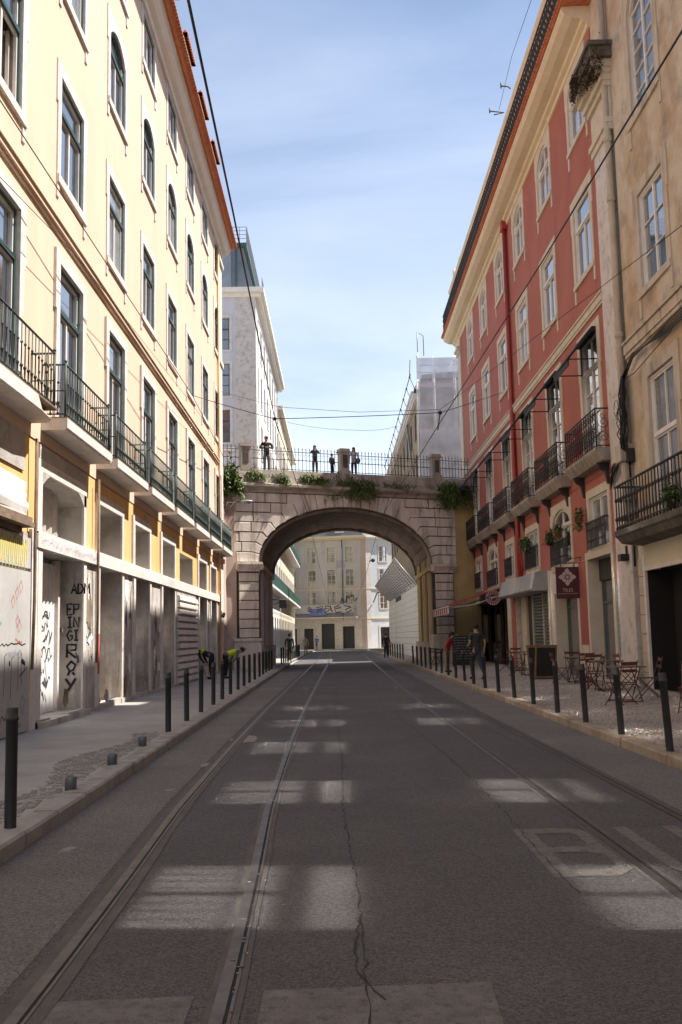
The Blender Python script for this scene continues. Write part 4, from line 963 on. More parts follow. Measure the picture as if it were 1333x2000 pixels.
for i in range(8):
    a = i * pi / 4; L_ = .285 if i % 2 == 0 else .20; wd = .075 if i % 2 == 0 else .062; d = (math.cos(a), math.sin(a)); p = (-d[1], d[0])
    pr_ = [(.055, 0), (.10, .35), (.16, 1.0), (.22, .9), (L_, 0), (.22, -.9), (.16, -1.0), (.10, -.35)] if i % 2 == 0 else [(.06, 0), (.12, .8), (L_ * .8, 1.0), (L_, .55), (L_ * .93, 0), (L_, -.55), (L_ * .8, -1.0), (.12, -.8)]
    m.add([(cx_ + d[0] * r + p[0] * s_ * wd, yq - .0005 * i, cz_ + d[1] * r + p[1] * s_ * wd) for r, s_ in pr_], [tuple(range(8))])
m.prism([(cx_ + .05 * math.cos(t * pi / 4), cz_ + .05 * math.sin(t * pi / 4)) for t in range(8)], yq - .008, yq - .002)
m.build('emblem', 'sign_pale', TS)
def put_text(me, parent, loc, name='lettering'):
    o = place(name, me, parent, loc); o.rotation_euler = (pi / 2, 0, 0); return o
put_text(textmesh('TILES', .15, 'sign_pale'), TS, (7.34, 31.572, 2.935)); put_text(textmesh('RESTAURANTE & TAPAS BAR', .048, 'sign_pale'), TS, (7.34, 31.572, 2.86))
# round bar sign
CS = thing('bar_sign', (7.13, 45.4, 3.3), 'round maroon and white bar sign on a short arm by the black doorway', 'sign')
m = MB(); m.prism([(7.13 + .34 * math.cos(t * pi / 12), 3.3 + .34 * math.sin(t * pi / 12)) for t in range(24)], 45.37, 45.43); m.build('disc', 'sign_maroon', CS)
m = MB()
for r in (.335, .195):
    ring = [(7.13 + rr * math.cos(t * pi / 14), 45.362, 3.3 + rr * math.sin(t * pi / 14)) for t in range(28) for rr in (r, r - .022)]
    m.add(ring, [(2 * i, 2 * i + 1, (2 * i + 3) % 56, (2 * i + 2) % 56) for i in range(28)])
m.add([(6.98, 45.36, 3.32), (7.27, 45.36, 3.36), (7.28, 45.36, 3.31), (7.12, 45.36, 3.28), (7.05, 45.36, 3.2), (7.03, 45.36, 3.28)], [(0, 5, 4, 3, 2, 1)])
for t in range(18):
    a = t * pi / 9; c, s_ = math.cos(a), math.sin(a)
    if t in (0, 9): continue
    m.box(7.13 + c * .265 - .018, 45.358, 3.3 + s_ * .265 - .035, 7.13 + c * .265 + .018, 45.364, 3.3 + s_ * .265 + .035)
m.build('emblem', 'sign_pale', CS)
m = MB(); m.tube([(7.45, 45.4, 3.3), (7.8, 45.4, 3.3)], .03, 6); m.build('bracket', 'sign_pale', CS)

# ---------------------------------------------------------------- beige building (near right)
BB = thing('apartment_building', (XR, 14, 0), 'weathered beige building with stained plaster, worn stone and a black doorway at street level', 'building')
bu = [22.95, 18.2, 13.45, 8.7, 3.95]
B1 = (4.16, 7.85); B2 = (10.07, 12.52); B3 = (14.55, 17.9)
hs = [(u - .94, u + .94, a, b) for u in bu for a, b in (B1, B2, B3)]
m = FB('R'); wall_holes(m, -16, 25.55, 3.2, 21.0, hs, .3); m.build('wall', 'beige', BB)
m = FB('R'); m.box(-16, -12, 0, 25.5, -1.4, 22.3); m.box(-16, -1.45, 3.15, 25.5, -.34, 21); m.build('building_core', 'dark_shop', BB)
w1 = win_kit('R', 1.88, B1[1] - B1[0], 'white_frame', 'white_frame', 'pane_dull', 'beige_stone', transom=.4, lug=0, sw=.3, sill=False, prow=2, bars=1, depth=.16, pr=.04)
w2 = win_kit('R', 1.88, B2[1] - B2[0], 'white_frame', 'white_frame', 'pane', 'beige_stone', transom=0, lug=.5, sw=.3, bars=2, depth=.16, pr=.03)
w3 = win_kit('R', 1.88, B3[1] - B3[0], 'cream_frame', 'white_frame', 'pane_dull', 'beige_stone', transom=0, lug=.5, sw=.3, bars=4, arch=.5, depth=.16, pr=.03)
for u in bu:
    for kt, z in ((w1, B1[0]), (w2, B2[0]), (w3, B3[0])): put_window(kt, BB, (XR, u, z))
m = FB('R')
for z0, z1, n_ in ((8.75, 8.85, .06), (8.85, 9.1, .1), (9.1, 9.16, .16)):
    u = -16
    while u < 25.5: l = R.uniform(1.1, 1.7); e = min(25.5, u + l); m.box(u, -.03, z0, e - .012, n_ + R.uniform(-.004, .004), z1); u = e
m.build('string_course', 'beige_stone', BB)
m = FB('R'); m.box(-16, -.05, 20.2, 25.5, .35, 20.5); m.box(-16, -.05, 20.5, 25.6, .7, 20.9); m.box(-16, -.05, 20.9, 25.6, .85, 21.05); m.build('cornice', 'grimy', BB)
m = FB('R'); m.tube([(25.68, .13, 21), (25.68, .13, 4.2)], .1, 8); m.build('drainpipe', 'beige_stone', BB)
for z in (13.2, 9.4, 6.4, 14.9): m = FB('R'); m.lathe([(.12, 0), (.13, .02), (.13, .13), (.12, .15)], 8, (25.68, .13, z)); m.build('pipe_collar', 'beige_stone', BB)
m = FB('R'); m.box(25.45, 0, 6.05, 25.95, .34, 6.5); m.box(25.55, 0, 4.2, 25.9, .22, 6.05); m.build('pipe_box', 'beige_stone', BB)
m = FB('R'); m.box(-16, -.03, 3.16, 25.4, .04, 3.82); m.build('fascia', 'cream_plaster', BB)
m = FB('R'); m.box(24.9, -.4, .15, 25.05, .06, 3.5); m.box(21.6, -.02, 3.14, 25.05, .07, 3.24); m.build('door_trim', 'white_stone', BB)
m = FB('R'); u0 = 25.05
for i in range(7): m = FB('R'); m.box(25.05, -.3, .15 + i * .48, 25.5, .05 + R.uniform(-.01, .01), .15 + (i + 1) * .48 - .02); m.build('stone', 'beige_stone', BB)
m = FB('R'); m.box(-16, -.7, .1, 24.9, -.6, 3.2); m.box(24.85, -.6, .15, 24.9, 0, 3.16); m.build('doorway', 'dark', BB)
m = FB('R')
m.box(20.6, -.45, .2, 22.75, -.38, 3.0); m.build('door_panel', 'white_stone', BB)
m = FB('R')
for z in (.4, 1.1, 1.8, 2.45): m.box(20.8, -.39, z, 22.55, -.365, z + .5)
m.build('door_moulding', 'cream_plaster', BB)
m = FB('R'); m.box(-16, -.6, .1, 20.2, .02, 3.2); m.build('wall', 'beige_stone', BB)
# balcony with turned balusters
def bbal(uc_, lab=None):
    h = 2.75; m = FB('R'); m.prism([(0, 3.78), (.55, 3.84), (.66, 3.98), (.72, 4.02), (.72, 4.16), (0, 4.16)], uc_ - h, uc_ + h, axis='x'); b = m.build('balcony', 'grimy', BB)
    m = FB('R'); a = h - .06; nn = .66; z1 = 5.28
    m.tube([(uc_ - a, 0, z1), (uc_ - a, nn, z1), (uc_ + a, nn, z1), (uc_ + a, 0, z1)], .032, 6); m.tube([(uc_ - a, 0, 4.26), (uc_ - a, nn, 4.26), (uc_ + a, nn, 4.26), (uc_ + a, 0, 4.26)], .022, 5)
    m.build('railing', 'iron', b)
    nb = 24
    for i in range(nb + 1): place('baluster', bbm, b, (XR - nn, uc_ - a + 2 * a * i / nb, 4.17))
    for t in (.14, .27, .40, .53): place('baluster', bbm, b, (XR - t, uc_ + a, 4.17)); place('baluster', bbm, b, (XR - t, uc_ - a, 4.17))
    return b
bl = MB(); bl.lathe([(.016, 0), (.035, .03), (.03, .07), (.018, .1), (.02, .22), (.045, .26), (.045, .3), (.02, .34), (.016, .7), (.04, .74), (.04, .78), (.016, .82), (.016, 1.1)], 7); bbm = bl.mesh('baluster', 'iron')
bbal(22.3); bbal(16.2)
# electric cables bundled on the wall
CB = thing('cable_bundle', (XR, 25.4, 8), 'tangled black cables hanging beside the drainpipe between the red and beige buildings', 'cables')
m = FB('R')
for i in range(14):
    n_ = .14 + .02 * (i % 4); P = [(25.45 + R.gauss(0, .05), n_, 8.3)]
    for z in (7.8, 7.2, 6.8, 6.4): P.append((25.4 + R.gauss(0, .12), n_ + R.uniform(0, .15), z))
    P += [(25.9 + R.gauss(0, .2), .2, 6.15), (26.6 + R.gauss(0, .2), .2, 6.0 + R.uniform(-.2, .2)), (27.3, .12, 5.9 + R.uniform(-.35, .2))]
    m.tube(P, .016, 4)
for i in range(6):
    c = (25.55 + R.gauss(0, .1), 7.45 + R.gauss(0, .2)); m.tube([(c[0] + .2 * math.cos(t * .6), .2 + .02 * i, c[1] + .22 * math.sin(t * .6)) for t in range(11)], .01, 3)
for i in range(5): m.tube([(25.4, .12 + .02 * i, 8.25), (24.6, .14, 8.55 + .03 * i), (22, .12, 8.62 - .05 * i), (16, .12, 8.7 - .08 * i)], .02, 4)
m.tube([(25.4, .12, 8.2), (24.0, .3, 8.0), (21.5, .2, 8.3)], .014, 4)
m.box(25.3, 0.02, 6.0, 25.5, .2, 6.35)
m.build('cables', 'wire', CB)
m = FB('R'); m.tube([(25.5, .1, 6.2), (25.5, .1, 4.2), (25.55, .1, 3.3)], .03, 5); m.build('conduit', 'wire', CB)
WLm = thing('wall_lamp', (XR - .1, 26.3, 3.6), 'small black box lamp fixed on the veined stone pilaster', 'lamp')
m = FB('R'); m.box(26.15, 0.06, 3.5, 26.45, .28, 3.68); m.box(26.25, .06, 3.55, 26.35, .1, 3.9); m.build('housing', 'iron', WLm)

# ---------------------------------------------------------------- bridge
th = math.radians(23); P0 = (-5.5, 50.2)
def TB(u, n, z): return (P0[0] + u * math.cos(th) + n * math.sin(th), P0[1] + u * math.sin(th) - n * math.cos(th), z)
def TBb(u, n, z): x, y, zz = TB(u, 0, z); return (x, y + 10.5 - n, zz)      # back face plane: barrel runs along the street
def Bm(tf=TB): return MB(tf, False)
BR = thing('bridge', (0, 52.5, 0), 'stone arch bridge with rusticated voussoirs carrying a street over the road', 'bridge')
UL, UR, ZS, RISE = 1.7, 11.75, 5.55, 2.98
UM = (UL + UR) / 2; HS = (UR - UL) / 2
def ap(t): return (UM - HS * math.cos(t), ZS + RISE * math.sin(t))      # t 0..pi from left springing
arch = [ap(pi * i / 32) for i in range(33)]
for tf, nm in ((TB, 'wall'), (TBb, 'wall')):
    m = Bm(tf); 
    for i in range(32):
        (a, b), (c, d) = arch[i], arch[i + 1]; m.add([(a, -.06, b), (c, -.06, d), (c, -.06, 9.3), (a, -.06, 9.3)], [(0, 1, 2, 3)])
    for a, b in ((-2.0, UL), (UR, 14.6)): m.add([(a, -.06, 0), (b, -.06, 0), (b, -.06, 9.3), (a, -.06, 9.3)], [(0, 1, 2, 3)])
    m.build(nm, 'bridge_joint', BR)
# barrel
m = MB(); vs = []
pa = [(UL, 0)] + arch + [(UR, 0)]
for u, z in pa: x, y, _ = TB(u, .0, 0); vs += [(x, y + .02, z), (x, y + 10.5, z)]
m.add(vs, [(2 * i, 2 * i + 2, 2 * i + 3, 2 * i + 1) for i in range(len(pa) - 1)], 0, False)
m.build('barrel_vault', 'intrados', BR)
# rib stones inside the vault: shallow courses running along the street
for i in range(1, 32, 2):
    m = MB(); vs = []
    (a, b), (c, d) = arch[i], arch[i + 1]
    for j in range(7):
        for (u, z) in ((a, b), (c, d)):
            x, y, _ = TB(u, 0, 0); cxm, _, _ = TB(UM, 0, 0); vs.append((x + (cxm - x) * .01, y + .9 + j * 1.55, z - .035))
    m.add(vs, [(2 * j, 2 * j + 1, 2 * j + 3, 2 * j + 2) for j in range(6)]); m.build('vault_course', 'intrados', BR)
# inner end archivolt steps
for dy_, r_, mm_ in ((9.9, .18, 'bridge_cornice'), (.55, .10, 'bridge_cornice')):
    m = MB(); vs = []
    for i, (u, z) in enumerate(arch):
        x, y, _ = TB(u, 0, 0); t = pi * i / 32; ix = r_ * math.cos(t); iz = -r_ * math.sin(t) 
        vs += [(x, y + dy_, z), (x + ix, y + dy_, z + iz), (x + ix, y + dy_ + .4, z + iz), (x, y + dy_ + .4, z)]
    m.add(vs, [(4 * i + j, 4 * i + (j + 1) % 4, 4 * i + 4 + (j + 1) % 4, 4 * i + 4 + j) for i in range(32) for j in range(4)]); m.build('arch_rib', mm_, BR)
# abutment details: pale strips and near-black panels painting the shade of niches along both inner walls
for (uu, sg, mats_) in ((UL, 1, ('bridge_pink', 'dark')), (UR, -1, ('ochre', 'dark'))):
    x0, y0, _ = TB(uu, 0, 0)
    f_ = (lambda u, n, z, x0=x0, y0=y0, sg=sg: (x0 + sg * n, y0 + u, z)); fl = sg > 0
    m = MB(f_, fl)
    for a in (1.0, 3.3, 4.5, 6.8, 8.0): m.box(a, 0, .1, a + .75, .14, 6.0 if sg < 0 else 5.6)
    m.box(.4, 0, 5.2, 9.9, .2, 5.45)
    m.build('inner_pilaster', mats_[0], BR)
    for a, b, zt in ((1.85, 3.2, 4.3), (5.35, 6.7, 4.6)):
        m = MB(f_, fl); m.prism([(a, .15), (b, .15)] + arc(a, b, zt, .5, 8), .01, .05); m.build('niche_shade', mats_[1], BR)
    m = MB(f_, fl); m.box(.3, 0, .1, 10.2, .2, 1.3); m.build('plinth', 'bridge_cornice', BR)
# facing stones
def stone(pts, tf=TB, name='stone', n0=-.07, n1=None, g=.024, m='bridge_stone'):
    cx_ = sum(p[0] for p in pts) / len(pts); cz_ = sum(p[1] for p in pts) / len(pts)
    n1 = .045 + R.uniform(-.016, .02) if n1 is None else n1
    def shr(p, q):
        dx, dz = cx_ - p[0], cz_ - p[1]; l = math.hypot(dx, dz) or 1
        return (p[0] + (q if dx > .02 else -q if dx < -.02 else 0), p[1] + (q if dz > .02 else -q if dz < -.02 else 0))
    a = [shr(p, g) for p in pts]; b = [shr(p, g + .018) for p in pts]; k = len(a)
    mb = Bm(tf)
    mb.add([(p[0], n0, p[1]) for p in a] + [(p[0], n1 - .018, p[1]) for p in a] + [(p[0], n1, p[1]) for p in b],
           [(i, (i + 1) % k, k + (i + 1) % k, k + i) for i in range(k)] + [(k + i, k + (i + 1) % k, 2 * k + (i + 1) % k, 2 * k + i) for i in range(k)] + [tuple(range(2 * k, 3 * k))])
    return mb.build(name, m, BR)
NR = 7; ZT = 9.16; rows = [ZS + (ZT - ZS) * i / NR for i in range(NR + 1)]
def nrm(t): a, b = -math.cos(t) / HS, math.sin(t) / RISE; l = math.hypot(a, b); return a / l, b / l
def ray_at(t, z):
    (u, zz), (a, b) = ap(t), nrm(t)
    return (u + (z - zz) * a / b, z) if b > 1e-3 else (u, z)
ts = [0, .14, .29, .45, .62, .80, .97, 1.12]
hook = [.85, .55, .9, .6, .95, .6, .35]
def row_left(mir):
    M_ = (lambda p: (2 * UM - p[0], p[1])) if mir else (lambda p: p)
    fix = (lambda L_: [M_(p) for p in L_][::-1]) if mir else (lambda L_: L_)
    for j in range(NR):
        t0, t1 = ts[j], ts[j + 1]; z0, z1 = rows[j], rows[j + 1]
        top = ray_at(t1, z1); 
        if j == 0: bot = (UL, ZS); inner = [ap(t0 + (t1 - t0) * q / 3) for q in range(4)]
        else: bot = ray_at(t0, z0); inner = [ap(t0 + (t1 - t0) * q / 3) for q in range(4)]
        Lh = min(bot[0], top[0]) - hook[j]
        Lh = max(.35, Lh)
        if j == 0: poly = [(Lh, z0)] + inner + [top, (Lh, z1)]
        else: poly = [(Lh, z0), bot] + inner + [top, (Lh, z1)]
        stone(fix(poly), name='voussoir')
        u = Lh; n_ = 0
        lens = [1.15, .9, 1.3, .8][j % 4]
        start = .35 if not mir else .35 - (.2)
        while u - start > .15:
            e = max(start, u - lens * R.uniform(.8, 1.15))
            if e - start < .4: e = start
            stone(fix([(e, z0), (u, z0), (u, z1), (e, z1)])); u = e
row_left(False); row_left(True)
tc_ = [1.12 + (pi - 2.24) * i / 9 for i in range(10)]
for i in range(9):
    a, b = tc_[i], tc_[i + 1]; key = i == 4
    pts = [ap(a + (b - a) * q / 2) for q in range(3)]; P = pts + [ray_at(b, ZT), ray_at(a, ZT)]
    P2 = P[::-1] if False else P
    s_ = stone(P, name='keystone' if key else 'voussoir', n1=.06 if key else None, g=.02)
m = Bm(); a, b = tc_[4], tc_[5]
ka, kb = ap(a)[0] + .12, ap(b)[0] - .12
m.box(ka, .05, 8.72, kb, .09, 9.05); m.build('keystone_panel', 'bridge_stone', BR)
# piers
for (a, b) in ((.58, 1.66), (11.82, 12.98)):
    z = 1.72
    while z < 5.0:
        e = z + .47; stone([(a, z), (b, z), (b, e), (a, e)], n1=.16 + R.uniform(-.01, .01)); z = e
    m = Bm(); m.box(a + .01, -.1, .1, b - .01, .13, 5.1); m.build('pier_core', 'bridge_joint', BR)
    m = Bm(); m.box(a - .03, -.1, 5.07, b + .04, .2, 5.15); m.prism([(-.1, 5.15), (.2, 5.15), (.32, 5.38), (.36, 5.42), (.36, 5.54), (-.1, 5.54)], a - .12, b + .14, axis='x'); m.build('capital', 'bridge_stone', BR)
    m = Bm(); m.box(a - .3, -.1, .1, b + .06, .24, 1.55); m.box(a - .33, -.1, 1.55, b + .1, .30, 1.7); m.build('pier_plinth', 'bridge_stone', BR)
m = Bm(); m.box(-.2, -.1, 0, .5, .04, 9.16); m.build('side_strip', 'bridge_pink', BR)
m = Bm(); m.box(13.05, -.25, 0, 14.8, .02, 9.6); m.build('side_strip', 'ochre', BR)
# cornice, deck edge
u = -.4; 
while u < 14.4:
    l = R.uniform(1.1, 1.6); e = min(14.4, u + l)
    m = Bm(); m.prism([(-.1, 9.17), (.1, 9.17), (.14, 9.3), (.30, 9.42), (.34, 9.46), (.34, 9.58), (.2, 9.64), (-.1, 9.66)], u, e - .012, axis='x'); m.build('cornice_stone', 'bridge_cornice', BR); u = e
m = Bm(); m.prism([(-.5, 9.6), (.16, 9.62), (.06, 9.95), (.0, 10.38), (-.5, 10.38)], -.6, 14.4, axis='x'); m.build('parapet_base', 'bridge_cornice', BR)
m = MB(); A = [TB(-22, -.1, 0), TB(28, -.1, 0)]
m.add([(A[0][0], A[0][1], 10.28), (A[1][0], A[1][1], 10.28), (A[1][0], A[1][1] + 10.3, 10.28), (A[0][0], A[0][1] + 10.3, 10.28), (A[0][0], A[0][1], 9.4), (A[1][0], A[1][1], 9.4), (A[1][0], A[1][1] + 10.3, 9.4), (A[0][0], A[0][1] + 10.3, 9.4)], [(0, 1, 2, 3), (7, 6, 5, 4), (0, 4, 5, 1), (2, 6, 7, 3)])
m.build('deck', 'concrete_walk', BR)
m = MB(); m.box(-22, 46.0, 0, -5.9, 80, 10.2); m.box(8.2, 61, 0, 30, 66, 10.2); m.build('abutment', 'bridge_pink', BR)
for tf in (TB, TBb):
    for a in (.78, 6.36, 11.96):
        m = Bm(tf); m.box(a, -.52, 10.3, a + .6, .02, 10.55); m.box(a + .05, -.48, 10.55, a + .55, -.02, 11.55); m.box(a - .02, -.54, 11.55, a + .62, .04, 11.62); m.box(a + .02, -.5, 11.62, a + .58, .0, 11.75)
        p = m.build('pedestal', 'bridge_cornice', BR)
        if tf is TB: m = Bm(tf); m.box(a + .17, -.03, 10.7, a + .43, .005, 11.4); m.build('pedestal_panel', 'bridge_joint', p)
# iron fence with spear heads
pk = MB(); pk.box(-.011, -.011, 0, .011, .011, 1.14); pk.lathe([(.011, 1.14), (.03, 1.18), (.004, 1.30)], 5); pk.ball((0, 0, .62), .034, 6, 4); pk.tube([(-.09, 0, .82), (-.04, 0, .92), (0, 0, .86)], .008, 3); pk.tube([(.09, 0, .82), (.04, 0, .92), (0, 0, .86)], .008, 3)
pkm = pk.mesh('picket', 'iron')
for tf, lab in ((TB, 'spear topped iron railing on the near edge of the bridge deck'), (TBb, 'spear topped iron railing along the far edge of the bridge deck')):
    FN = thing('railing', (0, 52.5, 10.3), lab, 'railing')
    m = Bm(tf)
    for a, b in ((-2.4, .78), (1.38, 6.36), (6.96, 11.96), (12.56, 15.2)):
        for z in (10.47, 10.98, 11.42): m.box(a, -.265, z, b, -.235, z + .03)
        k = int((b - a) / .2)
        for i in range(1, k): place('picket', pkm, FN, tf(a + (b - a) * i / k, -.25, 10.40), rz=th)
    m.build('rail', 'iron', FN)

# ---------------------------------------------------------------- buildings beyond
def far_building(name, lab, side_x, y0, y1, h, wall, floors, bayw, ww, wh, trim, group=None, frame='green_frame', front=None, balz=(), balm='teal', zmin=0):
    b = thing(name, (side_x, (y0 + y1) / 2, 0), lab, 'building')
    tf = (lambda u, n, z: (side_x + n, u, z)); k = int((y1 - y0) / bayw); us = [y0 + (y1 - y0) * (i + .5) / k for i in range(k)]
    hs = [(u - ww / 2, u + ww / 2, z, z + wh) for u in us for z in floors]
    m = MB(tf, True); wall_holes(m, y0, y1, 0, h, hs, .2); m.build('wall', wall, b)
    m = MB(tf, True); m.box(y0 + .01, -14, 0, y1 - .01, -.25, h - .01); m.build('building_core', wall, b)
    fm = MB(lambda u, n, z: (n, u, z), True)
    for sg in (-1, 1): fm.box(sg * ww / 2, -.2, 0, sg * (ww / 2 + .16), .04, wh)
    fm.box(-ww / 2 - .16, -.2, wh, ww / 2 + .16, .04, wh + .16); fm.box(-ww / 2 - .16, -.2, -.12, ww / 2 + .16, .06, 0); fm.box(-.03, -.16, 0, .03, -.1, wh); fm.box(-ww / 2, -.16, wh * .66, ww / 2, -.1, wh * .66 + .06)
    fme = fm.mesh('window', trim); pm = MB(lambda u, n, z: (n, u, z), True); pm.box(-ww / 2, -.2, 0, ww / 2, -.17, wh); pme = pm.mesh('pane', 'pane')
    for u in us:
        for z in floors: wo = place('window', fme, b, (side_x, u, z)); place('pane', pme, wo, (side_x, u, z))
    for z in balz:
        m = MB(tf, True); m.box(y0 + .3, 0, z - .2, y1 - .3, .8, z); bb = m.build('balcony', trim, b)
        m = MB(tf, True); m.box(y0 + .35, .74, z + .95, y1 - .35, .78, z + 1.0)
        n_ = int((y1 - y0) / .22)
        for i in range(n_): uu = y0 + .35 + (y1 - y0 - .7) * i / n_; m.box(uu, .75, z, uu + .05, .77, z + .96)
        m.box(y0 + .35, 0, z, y0 + .38, .77, z + 1.0); m.build('railing', balm, bb)
    return b, tf
LT, tf = far_building('apartment_building', 'tall white building, front coloured lilac for shade, with a dark glazed mansard behind the bridge', XL, 70.2, 98, 26.6, 'white_wall', (1.0, 6.0, 11.2, 15.3, 19.2, 22.9), 3.1, 1.3, 2.5, 'white_stone', balz=(5.7, 11.0))
m = MB(); fh = []
for z in (15.6, 19.0, 22.4):
    for x in (-8.1, -11.0): fh.append((x - .75, x + .75, z, z + 2.4))
ff = MB(lambda u, n, z: (u, 69.85 - n, z), False); wall_holes(ff, -19, XL, 0, 26.6, fh, .22); ff.build('wall', 'lilac', LT)  # white front tinted lilac grey, its shade put into the wall colour
fw = local('F')
for sg in (-1, 1): fw.box(sg * .75, -.2, 0, sg * .95, .05, 2.4)
fw.box(-.95, -.2, 2.4, .95, .05, 2.6); fw.box(-.95, -.2, -.15, .95, .08, 0); fwm = fw.mesh('window_surround', 'white_stone')
fg = local('F')
for sg in (-1, 1): fg.box(sg * .75, -.18, 0, sg * .67, -.1, 2.4)
fg.box(-.03, -.18, 0, .03, -.1, 2.4); fg.box(-.67, -.18, 1.55, .67, -.1, 1.62); fg.box(-.67, -.18, .8, .67, -.12, .83); fgm = fg.mesh('window', 'green_frame'); fp = local('F'); fp.box(-.67, -.2, 0, .67, -.17, 2.4); fpm = fp.mesh('pane', 'pane_dull')
for (a, b, c, d) in fh: place('window_surround', fwm, LT, ((a + b) / 2, 69.85, c)); wo = place('window', fgm, LT, ((a + b) / 2, 69.85, c)); place('pane', fpm, wo, ((a + b) / 2, 69.85, c))
m = MB(); m.prism([(-6.9, 69.78), (XL + .06, 69.78), (XL + .06, 71.6), (XL - .02, 71.6), (XL - .02, 69.9), (-6.9, 69.9)], 0, 26.3, axis='z'); m.build('corner_pilaster', 'veined', LT)
m = MB(); m.box(-19, 69.7, 26.3, XL + .45, 98.2, 26.6); m.box(-19, 69.4, 26.6, XL + .7, 98.4, 26.95); m.build('cornice', 'cornice', LT)
m = MB(); m.box(-19, 69.7, 15.0, -6.95, 69.9, 15.25); m.build('string_course', 'cornice', LT)
m = MB(); m.prism([(XL - .1, 26.95), (XL - .9, 30.6), (-18.8, 30.6), (-19, 26.95)], 70.6, 97.6); m.build('mansard', 'mansard', LT)
m = MB()
for x in (-6.9, -8.6, -10.5): m.box(x - .06, 70.5, 26.95, x + .06, 70.58, 30.5)
m.box(-19, 70.4, 30.4, XL - .6, 98, 30.7); m.build('mansard_trim', 'green_frame', LT)
for xa in (-9.9, -8.3): m = MB(); m.box(xa, 70.5, 27.3, xa + 1.05, 70.56, 29.8); m.build('pane', 'pane_dull', LT)
m = MB()
for i in range(60): m.box(XL - .62, 70.4 + i * .46, 30.7, XL - .58, 70.44 + i * .46, 31.9)
for i in range(26): m.box(XL - .62 - i * .5, 70.38, 30.7, XL - .58 - i * .5, 70.42, 31.9)
for z in (31.0, 31.3, 31.6, 31.88): m.box(XL - .63, 70.4, z, XL - .57, 98, z + .03); m.box(-19, 70.38, z, XL - .6, 70.42, z + .03)
for i in range(60): m.box(XL + .5, 70.2 + i * .46, 26.95, XL + .53, 70.23 + i * .46, 27.9)
m.box(XL + .5, 70.2, 27.88, XL + .54, 98, 27.93); m.build('roof_railing', 'scaff', LT)
Y2, _ = far_building('apartment_building', 'long tan yellow building with teal balconies standing beyond the white one', XL, 98.6, 131, 24.6, 'tan_wall', (1.0, 6.0, 11.2, 15.3, 19.2), 3.2, 1.3, 2.5, 'white_stone', balz=(5.7, 11.0))
m = MB(); m.box(-19, 98.4, 24.6, XL + .5, 131.2, 25.0); m.build('cornice', 'cornice', Y2)
# far corner building closing the street
FA = thing('apartment_building', (4, 134, 0), 'grey four storey building closing the end of the street, seen through the arch', 'building')
c0 = (4.0, 133.0); aL = math.radians(170 + 0); 
def TFl(u, n, z): d = (-math.cos(math.radians(12)), math.sin(math.radians(12))); return (c0[0] + d[0] * u - n * d[1] * 1 - 0 * n, c0[1] + d[1] * u + n * d[0], z)   # u away to the left
def TFr(u, n, z): d = (math.cos(math.radians(25)), math.sin(math.radians(25))); return (c0[0] + d[0] * u + n * d[1], c0[1] + d[1] * u - n * d[0], z)
def far_face(T, fl, L_, us, wall, win, stone_, doors=(), ground=(), g2=None, arched=True):
    hs = []
    for u in us:
        for z, hh in ((5.4, 2.3), (8.55, 2.1), (11.7, 2.0)): hs.append((u - .55, u + .55, z, z + hh))
    m = MB(T, fl); wall_holes(m, 0, L_, 3.9, 14.9, hs, .15); m.build('wall', wall, FA)
    m = MB(T, fl); wall_holes(m, 0, L_, 0, 3.9, [(a, b, .1, c) for a, b, c in ground], .4); m.build('wall', g2 or wall, FA)
    for (a, b, z, zt) in hs:
        m = MB(T, fl)
        m.box(a - .17, -.15, z - .14, a, .05, zt + .17); m.box(b, -.15, z - .14, b + .17, .05, zt + .17); m.box(a, -.15, zt, b, .05, zt + .17); m.box(a, -.15, z - .14, b, .07, z)
        m.build('window_surround', stone_, FA)
        m = MB(T, fl); m.box(a, -.14, z, a + .07, -.08, zt); m.box(b - .07, -.14, z, b, -.08, zt); m.box((a + b) / 2 - .04, -.14, z, (a + b) / 2 + .04, -.07, zt)
        for q in (.33, .66): m.box(a, -.14, z + (zt - z) * q - .03, b, -.08, z + (zt - z) * q + .03)
        wo = m.build('window', 'cream_frame', FA)
        m = MB(T, fl); m.box(a, -.15, z, b, -.145, zt); m.build('pane', win, wo)
    for a, b, c in ground:
        m = MB(T, fl); m.box(a - .25, -.3, .1, a, .05, c + .25); m.box(b, -.3, .1, b + .25, .05, c + .25); m.box(a, -.3, c, b, .05, c + .25); m.build('door_surround', stone_, FA)
        m = MB(T, fl); m.box(a, -.39, .1, b, -.34, c); m.box((a + b) / 2 - .03, -.34, .1, (a + b) / 2 + .03, -.3, c); m.build('door', 'bollard_paint', FA)
    m = MB(T, fl); m.box(-.05, 0, 14.9, L_, .5, 15.2); m.box(-.05, 0, 14.7, L_, .25, 14.9); m.build('cornice', 'cream_cornice' if wall == 'far_wall' else 'cornice', FA)
    for zz in (7.95, 4.0): m = MB(T, fl); m.box(0, 0, zz, L_, .09, zz + .17); m.build('string_course', 'cream_cornice', FA)
    m = MB(T, fl); m.box(0, 0, .1, .7, .06, 14.7); m.build('corner_pilaster', 'bridge_pink' if wall == 'far_wall' else 'white_stone', FA)
far_face(TFl, False, 13.5, (2.2, 4.7, 7.4, 10.2, 12.6), 'far_wall', 'pane_dull', 'cream_stone', ground=((1.7, 3.3, 3.1), (4.4, 6.2, 3.5), (7.3, 8.6, 2.9), (9.6, 10.9, 2.9)), g2='veined')
far_face(TFr, True, 12, (2.6, 6.0, 9.5), 'far_wall_sunlit', 'pane', 'white_stone', ground=((2.0, 3.7, 2.9), (5.3, 6.7, 2.9)))
m = MB(); cs = [TFl(13.4, -.5, 0), TFl(.1, -.5, 0), TFr(11.9, -.5, 0)]
